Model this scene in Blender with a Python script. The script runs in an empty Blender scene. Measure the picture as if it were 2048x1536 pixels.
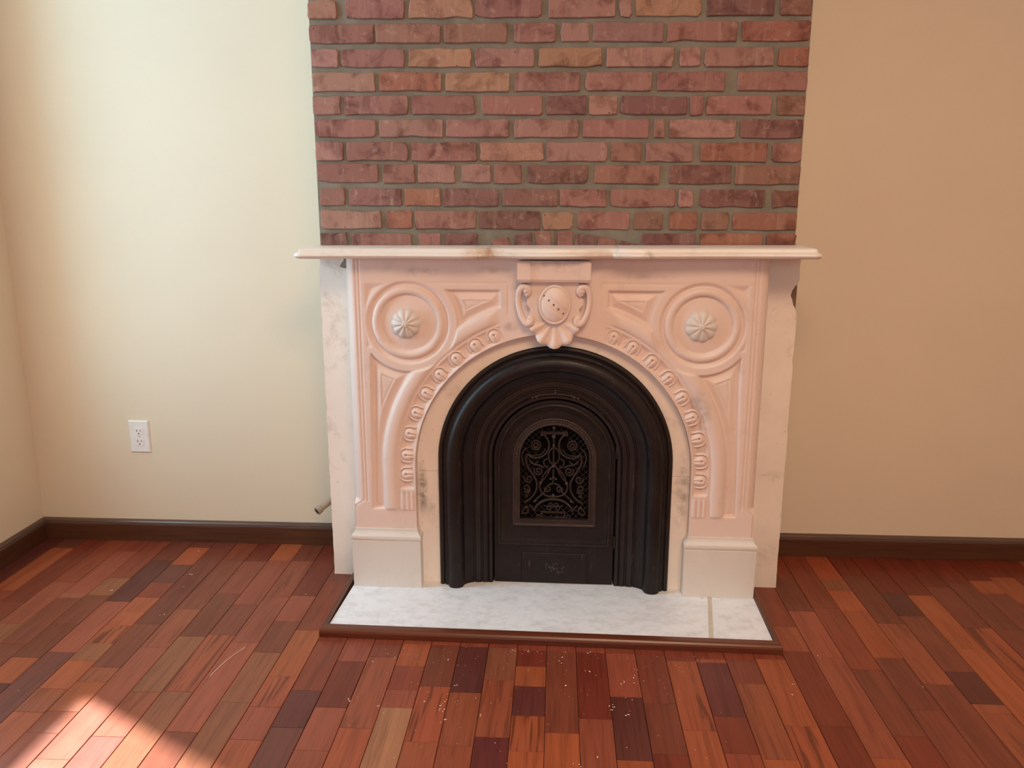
import bpy, bmesh, math, random
import numpy as np
from mathutils import Vector, Matrix

random.seed(7)
rng = np.random.default_rng(11)
SC = bpy.context.scene
COL = SC.collection
PI = math.pi

# ------------------------------------------------------------------ camera
cam_d = bpy.data.cameras.new('camera')
cam_d.sensor_fit = 'HORIZONTAL'
cam_d.sensor_width = 36.0
cam_d.lens = 36.0 * 1621.7 / 2048.0
cam_d.clip_start = 0.05
cam = bpy.data.objects.new('camera', cam_d)
COL.objects.link(cam)
pitch, yaw, roll = math.radians(12.655), math.radians(3.148), math.radians(-0.026)
fwd = Vector((-math.sin(yaw) * math.cos(pitch), math.cos(yaw) * math.cos(pitch), -math.sin(pitch)))
rgt = Vector((math.cos(yaw), math.sin(yaw), 0.0))
dwn = fwd.cross(rgt)
cr, sr = math.cos(roll), math.sin(roll)
rgt, dwn = cr * rgt + sr * dwn, -sr * rgt + cr * dwn
m = Matrix.Identity(4)
for i in range(3):
    m[i][0] = rgt[i]
    m[i][1] = -dwn[i]
    m[i][2] = -fwd[i]
m[0][3], m[1][3], m[2][3] = 0.0, -2.757, 1.232
cam.matrix_world = m
SC.camera = cam

# ------------------------------------------------------------------ light
W = bpy.data.worlds.new('daylight')
SC.world = W
W.use_nodes = True
W.node_tree.nodes['Background'].inputs[0].default_value = (0.51, 0.865, 1.06, 1)
W.node_tree.nodes['Background'].inputs[1].default_value = 8.7

sun_d = bpy.data.lights.new('sun', 'SUN')
sun_d.energy = 23.0
sun_d.angle = math.radians(2.4)
sun_d.color = (1.0, 0.93, 0.82)
sun = bpy.data.objects.new('sun', sun_d)
COL.objects.link(sun)
SUN_EL = math.radians(33.2)
sdir = Vector((0.865 * math.cos(SUN_EL), -0.502 * math.cos(SUN_EL), -math.sin(SUN_EL)))
sun.rotation_euler = sdir.to_track_quat('-Z', 'Y').to_euler()
sun.location = (-4, 1, 4)

XL, XR, YB, YF, ZC = -1.91, 2.6, 0.0, -5.2, 2.95          # room
WT = 0.15                                                  # wall thickness
WINS = [(-0.473, -1.04, 0.55, 2.85)]   # windows of the left wall: far jamb, near jamb, sill, head
for i, (ya, yb, za, zb) in enumerate(WINS):
    pd = bpy.data.lights.new('window_portal', 'AREA')
    pd.shape = 'RECTANGLE'
    pd.size, pd.size_y = zb - za, ya - yb
    pd.cycles.is_portal = True
    po = bpy.data.objects.new('window_portal', pd)
    COL.objects.link(po)
    po.location = (XL - WT, (ya + yb) / 2, (za + zb) / 2)
    po.rotation_euler = (0, -PI / 2, 0)

FILL_WIN = (-0.40, 0.25, 1.10, 2.20)                          # added opening behind the camera for fill light: x range, sill, head
pd = bpy.data.lights.new('window_portal', 'AREA')
pd.shape = 'RECTANGLE'
pd.size, pd.size_y = FILL_WIN[1] - FILL_WIN[0], FILL_WIN[3] - FILL_WIN[2]
pd.cycles.is_portal = True
po = bpy.data.objects.new('window_portal', pd)
COL.objects.link(po)
po.location = ((FILL_WIN[0] + FILL_WIN[1]) / 2, YF - WT, (FILL_WIN[2] + FILL_WIN[3]) / 2)
po.rotation_euler = (PI / 2, 0, 0)

fill_d = bpy.data.lights.new('ceiling_lamp', 'AREA')       # added warm fill light under the ceiling, no fixture there
fill_d.shape = 'DISK'
fill_d.size = 1.5
fill_d.energy = 83.0
fill_d.color = (1.0, 0.64, 0.38)
fill_light = bpy.data.objects.new('ceiling_lamp', fill_d)
COL.objects.link(fill_light)
fill_light.location = (0.45, -3.1, ZC - 0.06)

SC.view_settings.view_transform = 'Standard'
SC.view_settings.look = 'None'
SC.view_settings.gamma = 1.0
SC.view_settings.use_curve_mapping = False
SC.view_settings.exposure = 0.02
SC.cycles.use_denoising = True
SC.cycles.max_bounces = 7
SC.cycles.diffuse_bounces = 6
SC.cycles.glossy_bounces = 3
SC.cycles.use_adaptive_sampling = True
SC.cycles.adaptive_threshold = 0.03
SC.cycles.sample_clamp_indirect = 8.0
SC.cycles.caustics_reflective = False
SC.cycles.caustics_refractive = False

# ------------------------------------------------------------------ helpers
def obj(name, verts, faces, mat=None, parent=None, smooth=False, angle=None, mats=None, midx=None):
    me = bpy.data.meshes.new(name)
    me.from_pydata([tuple(v) for v in verts] if not isinstance(verts, np.ndarray) else verts.tolist(), [], faces)
    me.update()
    if mats:
        for mm in mats:
            me.materials.append(mm)
        if midx is not None:
            for p, k in zip(me.polygons, midx):
                p.material_index = k
    elif mat:
        me.materials.append(mat)
    if smooth:
        for p in me.polygons:
            p.use_smooth = True
        if angle:
            me.set_sharp_from_angle(angle=math.radians(angle))
    o = bpy.data.objects.new(name, me)
    COL.objects.link(o)
    if parent is not None:
        o.parent = parent
    return o

def empty(name, loc=(0, 0, 0), rz=0.0):
    o = bpy.data.objects.new(name, None)
    o.empty_display_size = 0.05
    COL.objects.link(o)
    o.location = loc
    o.rotation_euler = (0, 0, rz)
    return o

def tag(o, label=None, cat=None, group=None, kind=None):
    if label: o['label'] = label
    if cat: o['category'] = cat
    if group: o['group'] = group
    if kind: o['kind'] = kind
    return o

def fix_normals(o):
    bm = bmesh.new(); bm.from_mesh(o.data)
    bmesh.ops.recalc_face_normals(bm, faces=bm.faces[:])
    bm.to_mesh(o.data); bm.free()
    return o

class MB:
    """collects pieces of one mesh"""
    def __init__(s): s.v = []; s.f = []
    def add(s, verts, faces):
        n = len(s.v); s.v += [tuple(p) for p in verts]; s.f += [tuple(i + n for i in f) for f in faces]; return s
    def box(s, x0, x1, y0, y1, z0, z1):
        s.add([(x0, y0, z0), (x1, y0, z0), (x1, y1, z0), (x0, y1, z0), (x0, y0, z1), (x1, y0, z1), (x1, y1, z1), (x0, y1, z1)],
              [(0, 3, 2, 1), (4, 5, 6, 7), (0, 1, 5, 4), (1, 2, 6, 5), (2, 3, 7, 6), (3, 0, 4, 7)]); return s
    def prism(s, poly, y0, y1):
        """poly in (x,z), counter-clockwise seen from the room (-y); y0 front, y1 back"""
        n = len(poly)
        s.add([(x, y0, z) for x, z in poly] + [(x, y1, z) for x, z in poly],
              [tuple(range(n)), tuple(range(2 * n - 1, n - 1, -1))] + [(i, n + i, n + (i + 1) % n, (i + 1) % n) for i in range(n)]); return s
    def cbox(s, x0, x1, y0, y1, z0, z1, c=0.003):
        """box with its front (-y, = y0) edges chamfered"""
        a = [(x0, z0), (x1, z0), (x1, z1), (x0, z1)]; b = [(x0 + c, z0 + c), (x1 - c, z0 + c), (x1 - c, z1 - c), (x0 + c, z1 - c)]
        V = [(x, y1, z) for x, z in a] + [(x, y0 + c, z) for x, z in a] + [(x, y0, z) for x, z in b]
        Fs = [(8, 9, 10, 11), (3, 2, 1, 0)]
        for k in (0, 4):
            for i in range(4):
                j = (i + 1) % 4
                Fs.append((k + i, k + j, k + 4 + j, k + 4 + i))
        s.add(V, Fs); return s
    def tube(s, pts, r, n=6, closed=False, caps=True):
        P = [Vector(p) for p in pts]; N = len(P)
        rr = r if isinstance(r, (list, tuple)) else [r] * N
        rings = []
        for i in range(N):
            a = P[i - 1] if (i > 0 or closed) else P[i]; b = P[(i + 1) % N] if (i < N - 1 or closed) else P[i]
            t = (b - a).normalized()
            up = Vector((0, 1, 0)) if abs(t.y) < 0.9 else Vector((0, 0, 1))
            u = t.cross(up).normalized(); w = u.cross(t)
            rings.append([P[i] + rr[i] * (math.cos(q) * u + math.sin(q) * w) for q in [2 * PI * k / n for k in range(n)]])
        V = [p for ring in rings for p in ring]; Fs = []
        for i in range(N if closed else N - 1):
            for k in range(n):
                a = i * n + k; b = i * n + (k + 1) % n; c = ((i + 1) % N) * n
                Fs.append((a, b, c + (k + 1) % n, c + k))
        if caps and not closed:
            Fs.append(tuple(range(n - 1, -1, -1))); Fs.append(tuple((N - 1) * n + k for k in range(n)))
        s.add(V, Fs); return s
    def ball(s, c, r, n=8, sy=1.0):
        V = []; Fs = []
        for i in range(1, n // 2):
            a = PI * i / (n // 2)
            for k in range(n):
                b = 2 * PI * k / n
                V.append((c[0] + r * math.sin(a) * math.cos(b), c[1] + r * sy * math.sin(a) * math.sin(b), c[2] + r * math.cos(a)))
        m_ = n // 2 - 1
        V += [(c[0], c[1], c[2] + r), (c[0], c[1], c[2] - r)]
        for i in range(m_ - 1):
            for k in range(n):
                Fs.append((i * n + k, (i + 1) * n + k, (i + 1) * n + (k + 1) % n, i * n + (k + 1) % n))
        for k in range(n):
            Fs.append((m_ * n, k, (k + 1) % n)); Fs.append((m_ * n + 1, (m_ - 1) * n + (k + 1) % n, (m_ - 1) * n + k))
        s.add(V, Fs); return s
    def build(s, name, mat, parent=None, smooth=False, angle=None, fix=False):
        o = obj(name, s.v, s.f, mat, parent, smooth, angle)
        if fix: fix_normals(o)
        if fix and smooth and angle:
            o.data.set_sharp_from_angle(angle=math.radians(angle))
        return o

def catmull(pts, k=6):
    P = [np.array(p, float) for p in pts]; P = [2 * P[0] - P[1]] + P + [2 * P[-1] - P[-2]]
    out = []
    for i in range(1, len(P) - 2):
        for j in range(k):
            t = j / k
            out.append(0.5 * ((2 * P[i]) + (-P[i - 1] + P[i + 1]) * t + (2 * P[i - 1] - 5 * P[i] + 4 * P[i + 1] - P[i + 2]) * t * t + (-P[i - 1] + 3 * P[i] - 3 * P[i + 1] + P[i + 2]) * t ** 3))
    out.append(P[-2])
    return out

def sst(x, a, b):
    t = np.clip((x - a) / (b - a), 0, 1)
    return t * t * (3 - 2 * t)

# ------------------------------------------------------------------ materials
class NT:
    def __init__(s, name):
        s.m = bpy.data.materials.new(name); s.m.use_nodes = True
        s.t = s.m.node_tree; s.b = s.t.nodes['Principled BSDF']
    def n(s, typ, **kw):
        nd = s.t.nodes.new(typ)
        for k, v in kw.items():
            if hasattr(nd, k) and not k[0].isupper(): setattr(nd, k, v)
            else: nd.inputs[k.replace('_', ' ')].default_value = v
        return nd
    def l(s, a, b): s.t.links.new(a, b)
    def coord(s, scale=(1, 1, 1), kind='Object', rnd=False):
        tc = s.n('ShaderNodeTexCoord'); mp = s.n('ShaderNodeMapping'); mp.inputs['Scale'].default_value = scale
        s.l(tc.outputs[kind], mp.inputs['Vector'])
        if rnd:
            oi = s.n('ShaderNodeObjectInfo'); mu = s.n('ShaderNodeMath', operation='MULTIPLY'); mu.inputs[1].default_value = 8.7
            s.l(oi.outputs['Random'], mu.inputs[0]); cb = s.n('ShaderNodeCombineXYZ')
            for k in range(3): s.l(mu.outputs[0], cb.inputs[k])
            s.l(cb.outputs[0], mp.inputs['Location'])
        return mp.outputs[0]
    def noise(s, co, scale, detail=4.0, rough=0.55, dist=0.0):
        nd = s.n('ShaderNodeTexNoise'); nd.inputs['Scale'].default_value = scale; nd.inputs['Detail'].default_value = detail
        nd.inputs['Roughness'].default_value = rough; nd.inputs['Distortion'].default_value = dist
        s.l(co, nd.inputs['Vector']); return nd.outputs['Fac']
    def ramp(s, fac, a, b, ca=(0, 0, 0, 1), cb=(1, 1, 1, 1)):
        nd = s.n('ShaderNodeValToRGB'); e = nd.color_ramp.elements
        e[0].position, e[1].position = a, b; e[0].color, e[1].color = ca, cb
        s.l(fac, nd.inputs[0]); return nd.outputs[0]
    def mix(s, fac, a, b, mode='MIX'):
        nd = s.n('ShaderNodeMix', data_type='RGBA', blend_type=mode)
        for sock, val in ((nd.inputs[0], fac), (nd.inputs[6], a), (nd.inputs[7], b)):
            if hasattr(val, 'is_linked') or hasattr(val, 'links'): s.l(val, sock)
            elif isinstance(val, (tuple, list)): sock.default_value = (*val, 1) if len(val) == 3 else val
            else: sock.default_value = val
        return nd.outputs[2]
    def bump(s, h, strength, dist=0.002):
        nd = s.n('ShaderNodeBump'); nd.inputs['Strength'].default_value = strength; nd.inputs['Distance'].default_value = dist
        s.l(h, nd.inputs['Height']); s.l(nd.outputs[0], s.b.inputs['Normal'])
    def out(s, col, rough=0.5, spec=0.5, metal=0.0):
        if isinstance(col, (tuple, list)): s.b.inputs['Base Color'].default_value = (*col[:3], 1)
        else: s.l(col, s.b.inputs['Base Color'])
        if hasattr(rough, 'links'): s.l(rough, s.b.inputs['Roughness'])
        else: s.b.inputs['Roughness'].default_value = rough
        s.b.inputs['Specular IOR Level'].default_value = spec
        s.b.inputs['Metallic'].default_value = metal
        return s.m

def paint(name, col):
    t = NT(name); co = t.coord()
    c = t.mix(t.ramp(t.noise(co, 2.2, 3), 0.35, 0.7), col, tuple(k * 0.965 for k in col))
    c = t.mix(t.ramp(t.noise(co, 31, 4, 0.7), 0.70, 0.78), c, tuple(k * 0.9 for k in col))
    t.bump(t.noise(co, 160, 3), 0.06, 0.001)
    return t.out(c, 0.62, 0.3)

def marble(name, col, vein=(0.42, 0.37, 0.33), amount=0.35, soot=0.25, rough=0.42, spots=0.3, stains=(), mottle=0.0):
    t = NT(name); co = t.coord()
    c = t.mix(t.ramp(t.noise(co, 4.5, 4, 0.65, 0.25), 0.42, 0.75), col, tuple(k * (1 - amount * 0.5) + v * amount * 0.5 for k, v in zip(col, vein)))
    f2 = t.ramp(t.noise(co, 9.5, 5, 0.72, 0.3), 0.56, 0.74, (0, 0, 0, 1), (soot, soot, soot, 1))
    c = t.mix(f2, c, vein)
    f3 = t.ramp(t.noise(co, 60, 3, 0.6), 0.71, 0.77, (0, 0, 0, 1), (spots, spots, spots, 1))
    c = t.mix(f3, c, tuple(v * 0.55 for v in vein))
    if mottle:
        fm = t.ramp(t.noise(t.coord((1, 1.6, 1)), 26, 5, 0.72), 0.46, 0.70, (0, 0, 0, 1), (mottle,) * 3 + (1,))
        c = t.mix(fm, c, tuple(v * 1.12 for v in vein))
    for (cx, cz, rx, rz, amt, scol) in stains:      # soot stains, dark smudges and brown patches, each with a place of its own
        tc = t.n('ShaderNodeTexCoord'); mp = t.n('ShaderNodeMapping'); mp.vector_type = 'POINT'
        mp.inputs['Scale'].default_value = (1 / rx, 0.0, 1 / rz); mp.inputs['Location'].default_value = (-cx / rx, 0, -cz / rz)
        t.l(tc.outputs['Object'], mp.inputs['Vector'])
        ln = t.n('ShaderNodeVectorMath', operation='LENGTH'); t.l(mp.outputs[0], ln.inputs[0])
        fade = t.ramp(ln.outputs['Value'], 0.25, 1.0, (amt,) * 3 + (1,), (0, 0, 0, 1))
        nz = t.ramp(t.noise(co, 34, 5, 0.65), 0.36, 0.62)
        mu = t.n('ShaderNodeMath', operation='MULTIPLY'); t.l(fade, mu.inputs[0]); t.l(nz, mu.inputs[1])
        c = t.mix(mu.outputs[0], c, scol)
    t.bump(t.noise(co, 90, 4, 0.6), 0.10, 0.0012)
    return t.out(c, rough, 0.42)

def brickmat():
    t = NT('old_brick'); co = t.coord(rnd=True); oi = t.n('ShaderNodeObjectInfo')
    base = oi.outputs['Color']
    dark = t.mix(1.0, base, (0.55, 0.47, 0.46), 'MULTIPLY')
    c = t.mix(t.ramp(t.noise(co, 16, 5, 0.6, 0.6), 0.48, 0.68), base, dark)
    st = t.coord((60, 1, 6), rnd=True)
    lime = t.mix(0.5, base, (0.60, 0.44, 0.36))
    c = t.mix(t.ramp(t.noise(st, 1.0, 3, 0.5), 0.55, 0.75, (0, 0, 0, 1), (0.38, 0.38, 0.38, 1)), c, lime)
    c = t.mix(t.ramp(t.noise(co, 38, 4, 0.7, 0.4), 0.58, 0.74, (0, 0, 0, 1), (0.6, 0.6, 0.6, 1)), c, t.mix(0.55, base, (0.60, 0.47, 0.39)))
    c = t.mix(t.ramp(t.noise(co, 120, 2, 0.5), 0.73, 0.77), c, (0.07, 0.045, 0.04))
    h = t.noise(co, 85, 4, 0.7)
    t.bump(h, 0.55, 0.003)
    return t.out(c, 0.85, 0.25)

def mortarmat():
    t = NT('mortar'); co = t.coord()
    c = t.mix(t.ramp(t.noise(co, 9, 6, 0.7), 0.35, 0.7), (0.262, 0.244, 0.205), (0.175, 0.160, 0.134))
    t.bump(t.noise(co, 150, 5, 0.7), 0.5, 0.002)
    return t.out(c, 0.9, 0.2)

def woodmat(name, src='OBJ', col=None, rough=0.36, streak=0.55, axis='y', coat=0.06, gscale=1.0):
    t = NT(name)
    sc = {'y': (26, 1.7, 26), 'x': (1.7, 26, 26)}[axis]
    co = t.coord(tuple(k * gscale for k in sc), rnd=True); co2 = t.coord({'y': (150, 5, 150), 'x': (5, 150, 150)}[axis], rnd=True)
    if src == 'OBJ':
        oi = t.n('ShaderNodeObjectInfo'); base = oi.outputs['Color']; alpha = oi.outputs['Alpha']
    elif src == 'ATTR':
        at = t.n('ShaderNodeAttribute', attribute_name='tint'); base = at.outputs['Color']; alpha = None
    else:
        rgb = t.n('ShaderNodeRGB'); rgb.outputs[0].default_value = (*col, 1); base = rgb.outputs[0]; alpha = None
    dk = t.mix(1.0, base, (0.50, 0.42, 0.40), 'MULTIPLY')
    lt = t.mix(1.0, base, (1.28, 1.30, 1.30), 'MULTIPLY')
    n1 = t.noise(co, 1.0, 5, 0.6, 1.1)
    c = t.mix(t.ramp(n1, 0.30, 0.55, (0.6, 0.6, 0.6, 1), (0, 0, 0, 1)), base, lt)
    c = t.mix(t.ramp(n1, 0.55, 0.78, (0, 0, 0, 1), (streak, streak, streak, 1)), c, dk)
    c = t.mix(t.ramp(t.noise(co2, 1.0, 3, 0.6), 0.48, 0.72, (0, 0, 0, 1), (0.6, 0.6, 0.6, 1)), c, dk)
    if alpha is not None:        # boards with dark heart streaks carry a lower alpha
        co3 = t.coord((34, 2.2, 34), rnd=True)
        f = t.ramp(t.noise(co3, 1.0, 3, 0.5, 1.6), 0.54, 0.60)
        inv = t.n('ShaderNodeMath', operation='SUBTRACT'); inv.inputs[0].default_value = 1.0; t.l(alpha, inv.inputs[1])
        mu = t.n('ShaderNodeMath', operation='MULTIPLY'); t.l(f, mu.inputs[0]); t.l(inv.outputs[0], mu.inputs[1])
        c = t.mix(mu.outputs[0], c, t.mix(1.0, base, (0.22, 0.20, 0.22), 'MULTIPLY'))
    cw = t.coord()
    rg = t.ramp(t.noise(cw, 5, 5, 0.6), 0.3, 0.75, (rough * 0.85,) * 3 + (1,), (rough * 1.35,) * 3 + (1,))
    t.bump(t.noise(co2, 1.0, 3), 0.06, 0.001)
    t.b.inputs['Coat Weight'].default_value = coat; t.b.inputs['Coat Roughness'].default_value = 0.22
    return t.out(c, rg, 0.38)

def ironmat(name, col, rough=0.42, wear=0.5):
    t = NT(name); co = t.coord()
    c = t.mix(t.ramp(t.noise(co, 14, 6, 0.7), 0.35, 0.72), col, tuple(k * 1.9 + 0.002 for k in col))
    cs = t.coord((190, 190, 14))
    c = t.mix(t.ramp(t.noise(cs, 1.0, 4, 0.6), 0.655, 0.72, (0, 0, 0, 1), (0.6, 0.6, 0.6, 1)), c, (0.12, 0.10, 0.095))
    ge = t.n('ShaderNodeNewGeometry')           # worn edges
    c = t.mix(t.ramp(ge.outputs['Pointiness'], 0.52, 0.62, (0, 0, 0, 1), (wear, wear, wear, 1)), c, (0.075, 0.060, 0.055)) if wear else c
    t.bump(t.noise(co, 120, 5, 0.65), 0.16, 0.0015)
    return t.out(c, t.ramp(t.noise(co, 22, 4), 0.3, 0.8, (rough * 0.8,) * 3 + (1,), (rough * 1.4,) * 3 + (1,)), 0.30, 0.0)

def plain(name, col, rough=0.5, spec=0.4):
    t = NT(name); co = t.coord()
    c = t.mix(t.ramp(t.noise(co, 40, 3), 0.4, 0.7), col, tuple(k * 0.93 for k in col))
    return t.out(c, rough, spec)

M = dict(
    cream=paint('cream_wall_paint', (0.73, 0.645, 0.52)),
    ceil=paint('ceiling_paint', (0.86, 0.84, 0.78)),
    brick=brickmat(), mortar=mortarmat(),
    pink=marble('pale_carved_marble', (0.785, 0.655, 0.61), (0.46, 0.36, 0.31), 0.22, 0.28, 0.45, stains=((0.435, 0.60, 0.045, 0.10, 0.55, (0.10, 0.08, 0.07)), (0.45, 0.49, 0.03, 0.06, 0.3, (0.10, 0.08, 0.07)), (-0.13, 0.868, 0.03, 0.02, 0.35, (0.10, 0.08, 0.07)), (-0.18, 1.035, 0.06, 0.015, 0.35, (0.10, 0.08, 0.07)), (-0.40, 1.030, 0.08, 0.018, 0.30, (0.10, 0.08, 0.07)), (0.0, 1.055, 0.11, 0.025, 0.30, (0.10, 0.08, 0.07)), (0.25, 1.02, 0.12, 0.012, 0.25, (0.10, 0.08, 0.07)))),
    shelf=marble('shelf_marble', (0.80, 0.745, 0.70), (0.42, 0.33, 0.26), 0.45, 0.45, 0.36, stains=((-0.20, 1.085, 0.07, 0.03, 0.7, (0.42, 0.27, 0.17)), (0.12, 1.080, 0.10, 0.02, 0.45, (0.42, 0.27, 0.17)), (0.27, 1.08, 0.02, 0.02, 0.6, (0.10, 0.08, 0.07)))),  # dark stain at the right, brown patches beside the cusps
    base=marble('plinth_marble', (0.70, 0.675, 0.655), (0.48, 0.42, 0.34), 0.35, 0.30, 0.42),
    slab=marble('worn_side_marble', (0.85, 0.79, 0.73), (0.40, 0.33, 0.28), 0.4, 0.5, 0.55, 0.7),
    filler=marble('filler_marble', (0.88, 0.81, 0.75), (0.36, 0.29, 0.24), 0.35, 0.5, 0.5, 0.6, stains=((-0.412, 0.34, 0.022, 0.10, 0.95, (0.10, 0.08, 0.07)), (-0.352, 0.37, 0.012, 0.09, 0.7, (0.10, 0.08, 0.07)), (0.405, 0.35, 0.03, 0.16, 0.5, (0.10, 0.08, 0.07)), (-0.38, 0.27, 0.03, 0.06, 0.35, (0.10, 0.08, 0.07)))),
    hearth=marble('hearth_marble', (0.83, 0.88, 0.96), (0.47, 0.475, 0.49), 0.35, 0.35, 0.34, 0.6, mottle=0.55),
    grout=plain('grout', (0.60, 0.56, 0.46), 0.8),
    core=plain('bare_plaster', (0.22, 0.15, 0.10), 0.9),
    iron=ironmat('cast_iron', (0.0085, 0.0052, 0.0050), 0.42, 0.35),
    irondoor=ironmat('cast_iron_door', (0.0085, 0.0045, 0.0042), 0.5, 0.0),
    grille=ironmat('grille_iron', (0.024, 0.0145, 0.0125), 0.5, 0.6),
    soot=plain('soot', (0.004, 0.003, 0.003), 0.9, 0.1),
    plank=woodmat('floor_board_wood'),
    plankfar=woodmat('floor_board_wood_far', 'ATTR'),
    gap=plain('floor_gap', (0.020, 0.008, 0.005), 0.9, 0.1),
    bbx=woodmat('baseboard_wood', 'RGB', (0.085, 0.032, 0.014), 0.42, 0.75, 'x', 0.1),
    bby=woodmat('baseboard_wood_side', 'RGB', (0.075, 0.026, 0.013), 0.42, 0.75, 'y', 0.1),
    capx=woodmat('baseboard_cap_wood', 'RGB', (0.10, 0.058, 0.046), 0.33, 0.4, 'x', 0.3),
    capy=woodmat('baseboard_cap_wood_side', 'RGB', (0.10, 0.058, 0.046), 0.33, 0.4, 'y', 0.3),
    trimx=woodmat('hearth_trim_wood', 'RGB', (0.115, 0.029, 0.013), 0.34, 0.7, 'x', 0.3),
    trimy=woodmat('hearth_trim_wood_side', 'RGB', (0.095, 0.028, 0.014), 0.34, 0.7, 'y', 0.3),
    white=plain('white_plastic', (0.80, 0.79, 0.80), 0.35),
    slot=plain('outlet_slot', (0.03, 0.025, 0.02), 0.7),
    steel=plain('screw_metal', (0.62, 0.60, 0.58), 0.4),
    pipe=marble('rusted_pipe', (0.44, 0.34, 0.27), (0.09, 0.06, 0.045), 0.9, 0.9, 0.8, 0.8),
    pipeend=plain('pipe_bore', (0.07, 0.045, 0.03), 0.8),
    crumb=plain('plaster_crumb', (0.85, 0.74, 0.64), 0.8),
    winw=plain('window_paint', (0.85, 0.85, 0.82), 0.45),
)

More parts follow.
